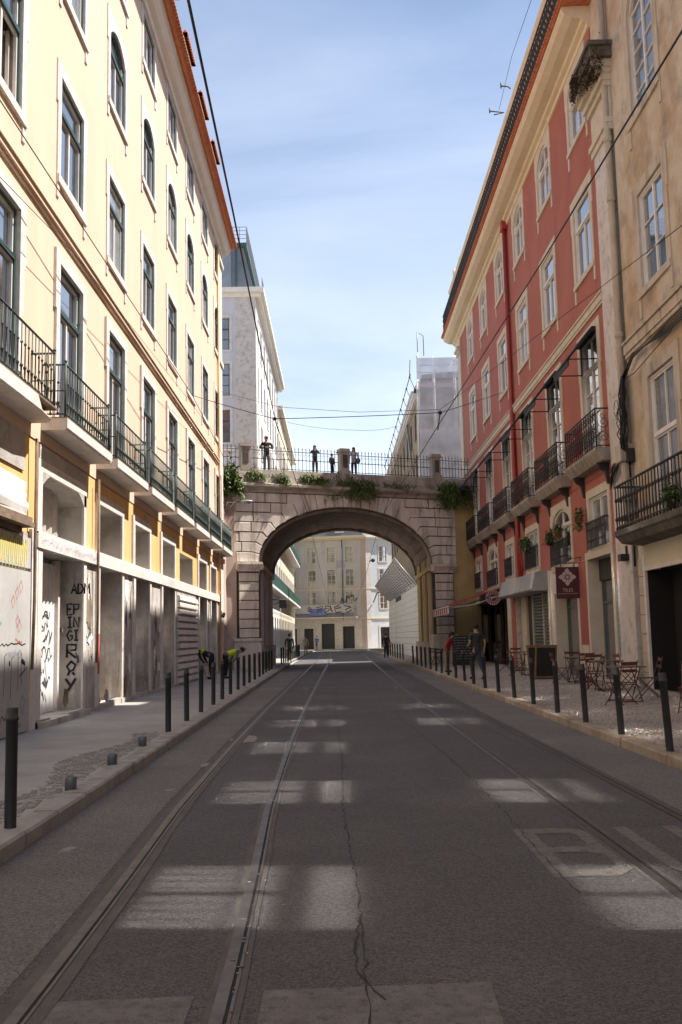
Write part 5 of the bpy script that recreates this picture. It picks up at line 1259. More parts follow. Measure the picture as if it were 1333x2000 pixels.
vs = [(x, y, z) for z in (0, 14.9) for x, y in ((cs[0][0], cs[0][1]), (cs[1][0], cs[1][1]), (cs[2][0], cs[2][1]), (cs[2][0], 160), (cs[0][0], 160))]
m.add(vs, [(0, 1, 6, 5), (1, 2, 7, 6), (2, 3, 8, 7), (3, 4, 9, 8), (4, 0, 5, 9), (5, 6, 7, 8, 9)]); m.build('building_core', 'far_wall', FA)
m = MB(TFl); m.prism([(.3, 15.2), (-.5, 17.6), (-5, 18.5), (-5, 15.2)], .3, 13.4, axis='x'); rf = m.build('roof', 'mansard', FA)
for u in (3.5, 7.5, 11):
    m = MB(TFl); m.box(u - .6, -1.5, 15.5, u + .6, .15, 17.4); d = m.build('dormer', 'white_wall', FA); m = MB(TFl); m.box(u - .35, .15, 15.8, u + .35, .17, 17.1); m.build('pane', 'pane', d)
m = MB(TFl); m.box(1.2, 0, 4.2, 12.6, .9, 4.35); b = m.build('balcony', 'white_stone', FA)
m = MB(TFl)
for i in range(58): m.box(1.2 + i * .197, .84, 4.35, 1.225 + i * .197, .86, 5.35)
m.box(1.2, .83, 5.33, 12.6, .87, 5.38); m.build('railing', 'iron', b)
m = MB(TFl); m.box(1.6, .87, 4.9, 9.6, .89, 6.0); m.build('banner', 'far_wall', FA)
m = MB(TFl)
for i in range(5): graf(m, R.choice(['S', 'B', 'O', 'M', 'R']), 2.0 + i * 1.3, 5.05, .8, .75, .13, .9, 0, jit=.2)
scrawl(m, 1.2, 6.2, 2.4, 1.2, .12, .05, 0, 18); m.build('graffiti', 'spray_black', FA)
m = MB(TFl); m.box(5.4, .89, 4.6, 7.6, .9, 5.5); m.build('poster', 'spray_blue', FA)
m = MB(TFl); m.tube([(3.2, .1, 15), (3.2, .1, 4)], .07, 5); m.build('drainpipe', 'mansard', FA)
m = MB(TFl); m.box(2.8, .02, 11.0, 4.0, .06, 11.9); m.build('notice', 'scaff', FA)
# side buildings either side of the far square so no street end is open
# station wall and slatted canopy on the right beyond the arch
SW_ = thing('tiled_wall', (5.6, 85, 0), 'low wall faced in pale square tiles under the slatted canopy', 'wall')
def TS_(u, n, z): return (5.6 - n - (u - 66) * .004, u, z)
m = MB(TS_); m.box(65.5, -.5, 0, 104, -.02, 5.2); m.build('wall_core', 'bridge_joint', SW_)
tl = MB(); tl.box(0, 0, 0, .018, .93, .44); tlm = tl.mesh('wall_tile', 'wall_tile')
cnt = 0
for i in range(11):
    for j in range(28):
        if cnt >= 300: break
        u = 66 + j * .95; place('wall_tile', tlm, SW_, TS_(u, .0, .14 + i * .46)); cnt += 1
m = MB(TS_)
for i in range(11):
    for j in range(28, 40): m.box(66 + j * .95, 0, .14 + i * .46, 66.93 + j * .95, .018, .58 + i * .46)
m.build('wall_tiles', 'wall_tile', SW_, kind='stuff')
CN = thing('canopy', (5, 85, 5.2), 'wide pale slatted canopy tilted up from the tiled wall over the pavement', 'canopy')
def cnp(a, b): # a along y 0..1, b from wall 0..1
    y = 69 + 33 * a; return (5.55 - 1.45 * b - .1 * a, y, 5.15 + 1.85 * b - .25 * a * b)
for i in range(14):
    b = i / 13; m = MB(); p, q = cnp(0, b), cnp(1, b); m.add([(p[0] - .05, p[1], p[2]), (p[0] + .05, p[1], p[2] - .03), (q[0] + .05, q[1], q[2] - .03), (q[0] - .05, q[1], q[2]), (p[0] - .05, p[1], p[2] + .05), (p[0] + .05, p[1], p[2] + .02), (q[0] + .05, q[1], q[2] + .02), (q[0] - .05, q[1], q[2] + .05)], [(0, 1, 2, 3), (4, 7, 6, 5), (0, 4, 5, 1), (2, 6, 7, 3), (0, 3, 7, 4), (1, 5, 6, 2)]); m.build('slat', 'white_wall', CN)
for i in range(16):
    a = i / 15; m = MB(); m.tube([cnp(a, 0), cnp(a, 1)], .05, 4); m.build('rafter', 'scaff', CN)
m = MB(); P = [cnp(0, 0), cnp(1, 0), cnp(1, 1), cnp(0, 1)]; m.add([(x, y, z + .09) for x, y, z in P], [(0, 1, 2, 3)]); m.build('roof_sheet', 'lilac', CN)
# building under scaffolding, right
SC = thing('building_under_repair', (7, 98, 0), 'stripped rubble walled building shrouded in pale netting and scaffold poles', 'building')
m = MB(); m.box(7.0, 80, 10, 7.3, 124, 21.8); m.box(6.9, 80, 0, 20, 128, 10); m.box(7.3, 80.2, 10, 20, 124, 21.5); m.build('wall', 'rubble_wall', SC)
m = MB(); m.prism([(6.75, 21.8), (7.2, 21.8), (7.4, 23.0), (20, 24.0), (20, 21.5), (7.0, 21.5)], 80, 124); m.build('roof', 'grimy', SC)
m = MB(); m.box(6.72, 79.8, 20.9, 6.98, 124.2, 21.1); m.box(6.6, 79.8, 21.1, 7.0, 124.2, 21.4); m.tube([(6.55, 79.8, 21.5), (6.55, 124, 21.5)], .12, 6); m.build('cornice', 'lilac', SC)
m = MB()
for i in range(9):
    for z in (11, 14.5, 18): m.box(6.97, 82 + i * 4.8, z, 7.0, 83.3 + i * 4.8, z + 2.2)
m.build('window_opening', 'dark', SC)
m = MB()
for x in (7.0, 8.3, 10.0, 11.4, 13.0, 15): m.tube([(x, 78.6, 10), (x, 78.6, 24.5 if x != 8.3 else 23)], .035, 5); m.tube([(x, 79.7, 10), (x, 79.7, 24.5)], .03, 5)
for z in (11.5, 13.6, 15.7, 17.8, 19.9, 22.0, 22.8, 23.4): m.tube([(6.9, 78.6, z), (16, 78.6, z)], .028, 5)
for z in (11.5, 15.7, 19.9): m.tube([(7, 78.55, z), (10, 78.55, z + 3.9)], .028, 5); m.tube([(10, 78.55, z + 3.9), (13, 78.55, z)], .028, 5)
for x in (7.0, 11.4): m.tube([(x, 78.6, 24.5), (x, 78.6, 26.2), (x + .6, 79.7, 26.2), (x + .6, 79.7, 24.5)], .04, 5)
m.build('scaffold_poles', 'scaff', SC)
m = MB()
for z in (13.6, 17.8, 21.6): m.box(7.0, 78.62, z, 15, 78.66, z + .32)
m.build('toe_board', 'pinkboard', SC)
m = MB(); vs = []; nx, nz_ = 20, 24
for i in range(nx + 1):
    for j in range(nz_ + 1): vs.append((6.98 + 9 * i / nx, 78.45 + .12 * math.sin(i * 1.3 + j * .7) * R.random(), 10.4 + 11.8 * j / nz_))
m.add(vs, [(i * (nz_ + 1) + j, (i + 1) * (nz_ + 1) + j, (i + 1) * (nz_ + 1) + j + 1, i * (nz_ + 1) + j + 1) for i in range(nx) for j in range(nz_)], 0, True); m.add([(6.9, 78.5, 10.4), (6.9, 80, 10.4), (6.9, 80, 22.2), (6.9, 78.5, 22.2)], [(0, 1, 2, 3)]); m.build('netting', 'net', SC)
m = MB(); m.box(6.9, 78.5, 22.25, 16, 78.55, 24.0); m.build('netting', 'net', SC)
m = MB()
for dx, dz in ((-.5, .2), (-.1, -.8)):
    m.tube([(6.9 + dx, 79, 22.6 + dz), (6.9 + dx, 124, 22.6 + dz)], .035, 5)
for i in range(12):
    y = 80 + i * 3.9; m.tube([(6.4, y, 22.8), (6.8, y, 21.8), (6.9, y, 21.4)], .03, 4); m.ball((6.4, y, 22.8), .1, 5, 3); m.ball((6.8, y, 21.8), .1, 5, 3)
m.tube([(6.4, 80, 22.8), (6.4, 79, 24.0)], .03, 4)
m.build('scaffold_rail', 'scaff_dark', SC)
m = MB(); m.tube([(6.6, 80, 13), (6.8, 90, 21)], .1, 5); m.build('brace', 'scaff', SC)
# ---------------------------------------------------------------- bollards
bo = MB(); bo.lathe([(.052, -.02), (.05, 0), (.05, .88), (.057, .885), (.057, .905), (.05, .91), (.05, .975), (.044, .99)], 12); bom = bo.mesh('bollard', 'bollard_paint')
ordw = ['first', 'second', 'third', 'fourth', 'fifth', 'sixth', 'seventh', 'eighth', 'ninth', 'tenth', 'eleventh', 'twelfth', 'thirteenth', 'fourteenth', 'fifteenth', 'sixteenth', 'seventeenth', 'eighteenth', 'nineteenth', 'twentieth']
def boll(x, y, z, label, group, tilt=(0, 0)):
    o = bpy.data.objects.new('bollard', bom); COL.objects.link(o); o.location = (x, y, z); o.rotation_euler = (tilt[0], tilt[1], R.random()); tagit(o, label, 'bollard', group); return o
GLb = 'black bollards along the kerb by the yellow building'; GRb = 'black bollards along the kerb by the red building'
ly = [8.58, 17.09, 19.37, 21.62, 24.0, 26.1, 28.4, 30.9, 33.2, 35.6, 38.3, 41.2, 43.6, 46.0, 48.4, 50.8]
for i, y in enumerate(ly):
    lab = 'nearest black bollard standing alone before the three sawn off stumps' if i == 0 else '%s black bollard beyond the sawn off stumps on the yellow building side' % ordw[i - 1]
    boll(-2.76 - (y - 8.6) * .0135 if y > 9 else -2.76, y, .13, lab, GLb, (R.gauss(0, .008), R.gauss(0, .008)))
ry = [12.89, 15.04, 17.2, 19.4, 21.8, 24.2, 26.5, 28.8, 31.2, 33.5, 35.9, 38.3, 40.6, 43.0, 45.5, 48.0, 50.5, 53, 55.5]
for i, y in enumerate(ry):
    lab = 'nearest black bollard on the cobbled cafe pavement' if i == 0 else '%s black bollard counting away along the cafe side kerb' % ordw[i]
    boll(4.2 + R.gauss(0, .012), y, .125, lab, GRb, (R.gauss(0, .012), R.gauss(-.022, .014)))
for i in range(12):
    y = 60 + i * 2.3
    boll(-3.35 + i * .01, y, .13, '%s black bollard on the left-bending pavement past the arch, by the tan buildings' % ordw[i], 'black bollards past the arch by the teal balconies')
for i in range(9):
    y = 66 + i * 2.5
    boll(4.3 - i * .03, y, .13, '%s black bollard past the arch beside the tiled wall' % ordw[i], 'black bollards past the arch by the tiled wall')
sb = MB(); sb.lathe([(.062, -.02), (.062, .13), (.055, .14), (.05, .14), (.045, .10), (.01, .10)], 12); sbm = sb.mesh('bollard_stump', 'mansard')
for (x, y), l in zip([(-2.81, 10.67), (-2.84, 12.73), (-2.89, 14.93)], ['closest grey sawn off bollard stump in the rubble by the kerb', 'middle grey sawn off bollard stump by the kerb', 'farthest grey sawn off bollard stump, before the whole bollards']):
    o = place('bollard_stump', sbm, None, (x, y, .13)); tagit(o, l, 'bollard stump', 'sawn off bollard stumps')

# ---------------------------------------------------------------- cafe tables and chairs
def table(loc, rz, label):
    t = thing('cafe_table', loc, label, 'table', 'folding tables of the pavement cafe', rz)
    m = MB(); m.box(-.36, -.36, .72, .36, .36, .745)
    o = place('table_top', m.mesh('table_top', 'table_top'), None); o.parent = t
    m = MB()
    for s_ in (-1, 1): m.tube([(s_ * .27, -.28, 0), (s_ * .27, .28, .72)], .013, 5); m.tube([(s_ * .25, .28, 0), (s_ * .25, -.28, .72)], .013, 5)
    m.tube([(-.27, 0, .36), (.27, 0, .36)], .01, 5); m.tube([(-.27, -.27, .02), (.27, -.27, .02)], .01, 5); m.tube([(-.27, .27, .02), (.27, .27, .02)], .01, 5)
    o = place('folding_legs', m.mesh('folding_legs', 'cafe_red'), None); o.parent = t
    return t
def chair(loc, rz, label, grp='folding chairs of the pavement cafe', mt='cafe_red'):
    t = thing('folding_chair', loc, label, 'chair', grp, rz)
    def part(n_, mb, mm):
        o = place(n_, mb.mesh(n_, mm), None); o.parent = t
    m = MB()
    for i in range(5): m.box(-.2, -.19 + i * .08, .44, .2, -.125 + i * .08, .455)
    part('seat', m, mt)
    m = MB(); m.box(-.2, -.31, .80, .2, -.295, .87); m.box(-.2, -.285, .66, .2, -.27, .72); part('backrest', m, mt)
    for s_ in (-1, 1):
        m = MB(); m.tube([(s_ * .21, .24, 0), (s_ * .21, -.18, .45), (s_ * .21, -.31, .9)], .011, 5); part('leg', m, mt)
        m = MB(); m.tube([(s_ * .19, -.27, 0), (s_ * .19, .2, .45)], .011, 5); part('leg', m, mt)
    m = MB(); m.tube([(-.21, .14, .1), (.21, .14, .1)], .008, 4); m.tube([(-.19, -.19, .08), (.19, -.19, .08)], .008, 4); part('stretcher', m, mt)
    return t
T0 = table((6.05, 21.3, zr(6.05)), .1, 'cafe table nearest the beige building, with one folding chair beyond its far side')
def ct(loc, rz, label): return copy_tree(T0, loc=loc, rz=rz, label=label)
ct((6.75, 25.3, zr(6.7)), -.05, 'cafe table standing between two black bollards in front of the glazed shop door')
ct((7.05, 29.3, zr(7)), .15, 'cafe table by the doorway under the hanging TILES sign')
ct((6.75, 35.3, zr(6.7)), .1, 'cafe table just past the A-shaped chalkboard by the roller shutter')
ct((7.1, 39.6, zr(7)), -.1, 'farthest cafe table, near the black bar doorway')
ct((6.75, 17.4, zr(6.7)), -.1, 'cafe table cut off at the picture edge before the black doorway')
C0_ = chair((6.72, 21.9, zr(6.7)), 1.45, 'red folding chair drawn up to the table nearest the beige building')
def cc(loc, rz, label): return copy_tree(C0_, loc=loc, rz=rz, label=label)
for a in [((6.3, 25.0), 1.5, 'chair on the bollard side of the table before the glazed door'), ((7.35, 25.5), -1.5, 'chair on the wall side of the table before the glazed door'), ((6.7, 26.2), 3.0, 'chair at the far end of the table before the glazed door'),
          ((6.5, 29.2), -1.6, 'chair on the kerb side of the table under the TILES sign'), ((6.95, 28.4), .1, 'chair at the near end of the table under the TILES sign'), ((7.1, 30.2), 3.1, 'chair at the far end of the table under the TILES sign'),
          ((6.3, 35.3), -1.5, 'chair on the kerb side of the table by the roller shutter'), ((6.8, 34.5), .1, 'chair at the near end of the table by the roller shutter'), ((6.6, 39.5), -1.6, 'chair on the kerb side of the farthest cafe table'), ((7.2, 40.4), 3.1, 'chair at the far side of the farthest cafe table'),
          ((6.35, 18.1), 2.6, 'chair beside the table cut off at the picture edge'), ((5.75, 20.55), .5, 'chair at the near corner of the table nearest the beige building')]:
    cc((a[0][0], a[0][1], zr(a[0][0])), a[1], 'red ' + a[2])
C1_ = chair((4.75, 48.5, zr(4.7)), .6, 'dark chair beside the bridge pier, nearer the woman in red', 'dark chairs by the bridge pier', 'iron'); copy_tree(C1_, loc=(4.9, 50.2, zr(4.9)), rz=-.8, label='dark chair beside the bridge pier, farther from the woman in red')
# A-board
AB = thing('chalkboard', (6.55, 32.2, zr(6.5)), 'wooden A-shaped chalkboard standing beside the cafe tables', 'chalkboard', rz=.15)
def pp(n_, mb, mm, par, rot=None):
    o = place(n_, mb.mesh(n_, mm), None); o.parent = par
    if rot: o.rotation_euler = rot
    return o
for s_ in (-1, 1):
    m = MB(); m.box(-.32, -.012, .02, .32, .012, 1.02)
    o = pp('slate', m, 'chalk', AB, (-s_ * .2, 0, 0)); o.location = (0, s_ * .21, 0)
    m = MB(); m.box(-.36, -.02, 0, -.31, .02, 1.1); m.box(.31, -.02, 0, .36, .02, 1.1); m.box(-.31, -.02, 1.03, .31, .02, 1.1); m.box(-.31, -.02, .05, .31, .02, .11)
    o = pp('frame', m, 'wood', AB, (-s_ * .2, 0, 0)); o.location = (0, s_ * .21, 0)
MBd = thing('menu_board', (5.9, 46.8, zr(5.9)), 'wide black menu board with rows of chalk writing standing under the red awning', 'menu board')
m = MB(); m.box(5.35, 46.78, .25, 6.35, 46.83, 1.62); m.box(5.38, 46.7, .17, 5.44, 46.95, .25); m.box(6.26, 46.7, .17, 6.32, 46.95, .25); m.build('board', 'chalk', MBd)
m = MB()
for i in range(9):
    z = 1.5 - i * .12; x = 5.42
    while x < 6.2: w_ = R.uniform(.04, .16); m.box(x, 46.774, z, x + w_, 46.777, z + .02 + .02 * R.random()); x += w_ + R.uniform(.02, .06)
m.build('writing', 'chalk_mark', MBd)

# ---------------------------------------------------------------- people
def skin_mesh(name, chains, mt, sub=1):
    vs = []; es = []; rs = []; idx = {}
    def vid(p, r):
        k = tuple(round(c, 4) for c in p)
        if k not in idx: idx[k] = len(vs); vs.append(k); rs.append(r)
        return idx[k]
    for ch in chains:
        pr = None
        for p, r in ch:
            i = vid(p, r)
            if pr is not None and pr != i: es.append((pr, i))
            pr = i
    me = bpy.data.meshes.new(name); me.from_pydata(vs, es, []); o = bpy.data.objects.new(name, me); COL.objects.link(o)
    sm = o.modifiers.new('s', 'SKIN'); o.modifiers.new('d', 'SUBSURF').levels = sub
    sm.use_smooth_shade = True
    for i, r in enumerate(rs):
        sv = me.skin_vertices[0].data[i]; sv.radius = (r, r) if not isinstance(r, tuple) else r; sv.use_root = (i == 0)
    dg = bpy.context.evaluated_depsgraph_get(); out = bpy.data.meshes.new_from_object(o.evaluated_get(dg)); out.name = name
    bpy.data.objects.remove(o); bpy.data.meshes.remove(me); out.materials.clear(); out.materials.append(MT[mt])
    for p in out.polygons: p.use_smooth = True
    return out
def person(loc, rz, label, h=1.75, shirt='p_navy', pants='p_denim', hair='p_hair', sleeves='long', lean=0.0, turn=0, arms=None, legs=None, longhair=False, hairtop=None, vest=None, bag=None, grp=None):
    """figure faces -y at rz=0. lean: forward bend in radians. arms/legs: offsets"""
    s = h / 1.75
    V = Vector
    hip = V((0, 0, .93))
    def bend(p):
        q = V(p) - hip; c, sn = math.cos(lean), math.sin(lean)
        return tuple((hip + V((q.x, q.y * c - q.z * sn, q.y * sn + q.z * c))) * s)
    def st(p): return tuple(V(p) * s)
    arms = arms or [((.21, 0, 1.43), (.26, .03, 1.16), (.25, -.08, .93)), ((-.21, 0, 1.43), (-.26, .03, 1.16), (-.25, -.08, .93))]
    legs = legs or [((.09, 0, .9), (.10, -.03, .50), (.11, .03, .09)), ((-.09, 0, .9), (-.10, -.03, .50), (-.11, .03, .09))]
    P = thing('person', loc, label, 'person', grp, rz)
    torso = [(bend((0, 0, .93)), (.135 * s, .10 * s)), (bend((0, 0, 1.12)), (.125 * s, .095 * s)), (bend((0, .01, 1.32)), (.155 * s, .105 * s)), (bend((0, .01, 1.44)), (.12 * s, .08 * s)), (bend((0, 0, 1.52)), .052 * s)]
    body = [torso + [(bend((0, -.015, 1.62)), (.075 * s, .09 * s)), (bend((0, -.02, 1.70)), (.078 * s, .09 * s)), (bend((0, -.01, 1.75)), .05 * s)]]
    body.append([(bend((0, -.02, 1.64)), (.075 * s, .09 * s)), (bend((0, -.125, 1.645)), .013 * s)])
    for sg in (-1, 1): body.append([(bend((0, -.02, 1.64)), (.075 * s, .09 * s)), (bend((sg * .085, 0, 1.64)), .016 * s)])
    for (a, b, c) in arms:
        hd = V(c) - V(b); hd.normalize(); sd = V((1 if c[0] > 0 else -1, 0, 0)); pd = hd.cross(sd).normalized() if hd.cross(sd).length > .1 else V((0, 1, 0))
        pal = V(c) + hd * .07
        body.append([torso[3], (bend(a), .055 * s), (bend(b), .04 * s), (bend(c), .026 * s), (bend(pal), (.034 * s, .018 * s))])
        for f in range(4):
            base = pal + pd * (-.027 + .018 * f); tip = base + hd * (.05, .06, .055, .042)[f] - sd * .01
            body.append([(bend(pal), (.034 * s, .018 * s)), (bend(base + hd * .025), .009 * s), (bend(tip), .007 * s)])
        body.append([(bend(c), .026 * s), (bend(V(c) + hd * .035 - pd * .035), .010 * s), (bend(V(c) + hd * .075 - pd * .045), .008 * s)])
    for (a, b, c) in legs: body.append([torso[0], (st(a), .085 * s), (st(b), .055 * s), (st(c), .038 * s), (st((c[0], c[1] - .03, .05)), .035 * s), (st((c[0], c[1] - .14, .035)), .032 * s)])
    bm_ = place('body', skin_mesh('body', body, 'p_skin'), None); bm_.parent = P
    t2 = [(p, (r[0] * 1.14 + .012, r[1] * 1.16 + .014) if isinstance(r, tuple) else r * 1.1) for p, r in torso[:4]]
    sh = [[(bend((0, 0, .84)), (.150 * s, .118 * s))] + t2]
    for (a, b, c) in arms:
        ch = [t2[3], (bend(a), .066 * s)]
        if sleeves == 'long': ch += [(bend(b), .052 * s), (bend(tuple(V(b) + (V(c) - V(b)) * .95)), .038 * s)]
        else: ch += [(bend(tuple(V(a) + (V(b) - V(a)) * .75)), .056 * s)]
        sh.append(ch)
    o = place('shirt', skin_mesh('shirt', sh, shirt), None); o.parent = P
    if vest:
        o = place('vest', skin_mesh('vest', [[(p, (r[0] * 1.1, r[1] * 1.12)) if isinstance(r, tuple) else (p, r) for p, r in t2], [t2[3], (bend((.14, 0, 1.42)), .075 * s)], [t2[3], (bend((-.14, 0, 1.42)), .075 * s)]], vest), None); o.parent = P
    tr_ = [[(bend((0, 0, 1.0)), (.14 * s, .11 * s)), (st((0, 0, .92)), (.145 * s, .115 * s))]]
    for (a, b, c) in legs: tr_.append([tr_[0][1], (st(a), .098 * s), (st(b), .072 * s), (st(c), .055 * s)])
    o = place('trousers', skin_mesh('trousers', tr_, pants), None); o.parent = P
    m = MB()
    for (a, b, c) in legs: m.ball(st((c[0], c[1] - .07, .045)), (.048 * s, .135 * s, .05 * s), 8, 5)
    pp('shoes', m, 'p_black', P)
    m = MB(); c = bend((0, .012, 1.695)); m.ball(c, (.097 * s, .112 * s, .10 * s), 10, 7)
    if longhair:
        for dx in (-.05, 0, .05): m.ball(bend((dx, .06, 1.56)), (.055 * s, .05 * s, .16 * s), 8, 5)
    pp('hair', m, hair, P)
    m = MB()
    for sg in (-1, 1): m.ball(bend((sg * .032, -.112, 1.66)), .011 * s, 6, 4)
    pp('eyes', m, 'p_black', P)
    m = MB(); q = bend((0, -.112, 1.59)); m.ball(q, (.026 * s, .008 * s, .007 * s), 6, 4); pp('mouth', m, 'p_crimson', P)
    if hairtop: m = MB(); m.ball(bend((0, 0, 1.73)), (.102 * s, .118 * s, .075 * s), 10, 6); m.ball(bend((0, -.1, 1.72)), (.07 * s, .08 * s, .012 * s), 8, 4); pp('cap', m, hairtop, P)
    if bag: m = MB(); q = bend(bag[0]); m.ball(q, tuple(v * s for v in bag[1]), 10, 6); pp('bag', m, bag[2], P)
    return P
walkL = [((.09, 0, .9), (.10, -.2, .52), (.10, -.16, .10)), ((-.09, 0, .9), (-.09, .02, .50), (-.09, .30, .16))]
person((4.75, 34.2, zr(4.75)), pi + .35, 'man in a dark slate T-shirt and jeans walking along the cafe pavement between bollards', 1.84, 'p_slate', 'p_denim', 'p_hair', 'short', .04, legs=walkL,
       arms=[((.21, 0, 1.43), (.27, .05, 1.16), (.22, -.17, 1.10)), ((-.21, 0, 1.43), (-.27, .08, 1.17), (-.25, .02, .92))])
person((4.5, 41.3, zr(4.5)), 1.2, 'woman in a crimson top leaning forward by the bridge pier, dark hair hanging', 1.66, 'p_crimson', 'p_khaki', 'p_hair', 'long', .35, longhair=True)
person((-4.95, 39.6, .13), -pi / 2 - .2, 'worker in a green cap and navy top bent over by the yellow building', 1.72, 'p_navy', 'p_black', 'p_hair', 'long', 1.25, vest=None, hairtop='p_cap_green',
       arms=[((.21, 0, 1.43), (.24, -.22, 1.25), (.18, -.38, 1.05)), ((-.21, 0, 1.43), (-.24, -.22, 1.25), (-.18, -.38, 1.05))], bag=((0, .02, 1.36), (.19, .14, .14), 'p_hivis'))
person((-4.45, 39.9, .13), pi / 2 + .5, 'worker in a yellow high visibility vest and dark red cap bent down beside the other', 1.72, 'p_greyc', 'p_black', 'p_hair', 'long', 1.3, vest='p_hivis', hairtop='p_cap_red',
       arms=[((.21, 0, 1.43), (.24, -.22, 1.25), (.18, -.38, 1.05)), ((-.21, 0, 1.43), (-.24, -.22, 1.25), (-.18, -.38, 1.05))])
person((-3.05, 64, .13), pi, 'person in dark clothes walking away on the pavement beyond the arch', 1.8, 'p_slate', 'p_black', legs=walkL)
person((-2.9, 92, .13), .2, 'person in a tan coat among the bollards beyond the arch', 1.68, 'p_tan', 'p_khaki')
person((-2.6, 128, .13), -.5, 'person in a blue jacket by the far building doors', 1.75, 'p_bluec', 'p_navy', legs=walkL)
person((3.45, 71, .13), pi, 'person in black carrying a pink bag beside the tiled wall', 1.72, 'p_black', 'p_black', bag=((-.3, 0, 1.0), (.12, .1, .16), 'p_pink'))
def onbridge(u, n=-.75): x, y, z = TB(u, n, 10.29); return (x, y, z)
person(onbridge(2.45), .25, 'man in a pink cap and dark jacket standing at the bridge railing', 1.98, 'p_black', 'p_greyc', 'p_hair', hairtop='p_pinkcap', arms=[((.21, 0, 1.43), (.3, 0, 1.2), (.06, -.22, 1.22)), ((-.21, 0, 1.43), (-.3, 0, 1.2), (-.06, -.22, 1.2))])
person(onbridge(5.2), .1, 'person in a black jacket holding a camera up at the bridge railing', 1.66, 'p_navy', 'p_black', 'p_hair', longhair=True, arms=[((.2, 0, 1.43), (.24, -.12, 1.3), (.05, -.22, 1.5)), ((-.2, 0, 1.43), (-.24, -.12, 1.3), (-.05, -.22, 1.5))])
person(onbridge(7.5), 0, 'woman with long brown hair and cream top beside the middle bridge pedestal', 1.68, 'p_cream', 'p_black', 'p_hair_brown', longhair=True, bag=((.24, .05, 1.0), (.14, .1, .17), 'p_black'))
person(onbridge(6.28, -.95), .9, 'person in black half hidden behind the middle bridge pedestal', 1.3, 'p_black', 'p_black', 'p_hair')

# ---------------------------------------------------------------- plants
def leaf(mb, p, d, l, w_, droop, mi=0):
    d = Vector(d).normalized(); sd = d.cross(Vector((0, 0, 1)))
    if sd.length < .05: sd = Vector((1, 0, 0))
    sd.normalize(); p = Vector(p); a = p + d * l * .5; b = p + d * l + Vector((0, 0, -droop * l)); a.z -= droop * l * .2
    mb.add([tuple(p - sd * w_ * .3), tuple(p + sd * w_ * .3), tuple(a + sd * w_ * .5), tuple(b), tuple(a - sd * w_ * .5)], [(0, 1, 2, 4), (4, 2, 3)], mi)
def tuft(name, label, cat, base, spread, hgt, n_, hang, l=.35, w_=.04, dry=.2, kind=None, group=None, stems=6, mats=('leaf', 'leaf_dry')):
    t = thing(name, base, label, cat, group); bx, by, bz = base
    m = MB(); s2 = MB()
    cl = [(R.uniform(-1, 1) * spread[0], R.uniform(-1, 1) * spread[1], R.uniform(-.1, 1) * hgt * .5, R.uniform(.15, .4)) for _ in range(stems)]
    for c in cl: s2.tube([(bx + c[0] * .6, by + c[1] * .6, bz - .05), (bx + c[0], by + c[1], bz + max(.05, c[2]))], .012, 3)
    for i in range(n_):
        c = R.choice(cl); x = bx + c[0] + R.gauss(0, c[3]) * spread[0] * .9; y = by + c[1] + R.gauss(0, c[3]) * spread[1]
        z = bz + abs(R.gauss(0, .5)) * hgt * (1 - min(1, abs(x - bx) / (spread[0] * 1.6))) - R.random() ** 1.5 * hang
        a = R.uniform(0, 2 * pi); el = R.uniform(-.6, 1.3)
        leaf(m, (x, y, z), (math.cos(a) * math.cos(el), math.sin(a) * math.cos(el), math.sin(el)), l * R.uniform(.4, 1.2), w_ * R.uniform(.6, 1.4), R.uniform(.1, .9), 1 if R.random() < dry else 0)
    m.build('foliage', list(mats), t); s2.build('stems', 'brown_wood', t); return t
gw = 'weeds growing from the bridge parapet'
def bb_(u, n, z): return TB(u, n, z)
tuft('weed_clump', 'ferny weed clump hanging from the bridge cornice beside the first pedestal', 'weeds', bb_(2.9, .12, 9.75), (.9, .12), .55, 900, .35, group=gw)
tuft('weed_clump', 'yellowish weed tuft in the bridge parapet, left of the middle pedestal', 'weeds', bb_(4.6, .12, 9.8), (.8, .12), .5, 700, .1, dry=.5, group=gw)
tuft('weed_clump', 'big dark green weed clump spilling over the bridge cornice under the middle pedestal', 'weeds', bb_(6.6, .2, 9.75), (1.2, .16), .6, 2300, .95, dry=.12, group=gw)
tuft('weed_clump', 'thin dry grass along the bridge parapet past the middle pedestal', 'weeds', bb_(9.2, .12, 9.7), (1.3, .08), .35, 700, .05, dry=.75, group=gw, l=.25)
tuft('weed_clump', 'dense dark weed curtain hanging from the cornice below the last pedestal', 'weeds', bb_(12.2, .25, 9.7), (1.4, .16), .5, 3000, 1.15, dry=.08, group=gw)
tuft('weed_clump', 'small weed tuft at the foot of the first pedestal', 'weeds', bb_(1.5, .1, 9.9), (.5, .1), .45, 500, .1, dry=.5, group=gw)
tuft('shrub', 'bright green leafy shrub at the corner between the yellow building and the bridge', 'shrub', (-5.2, 49.75, 9.5), (.42, .45), 1.3, 1400, .7, l=.28, w_=.1, dry=.12, stems=12)
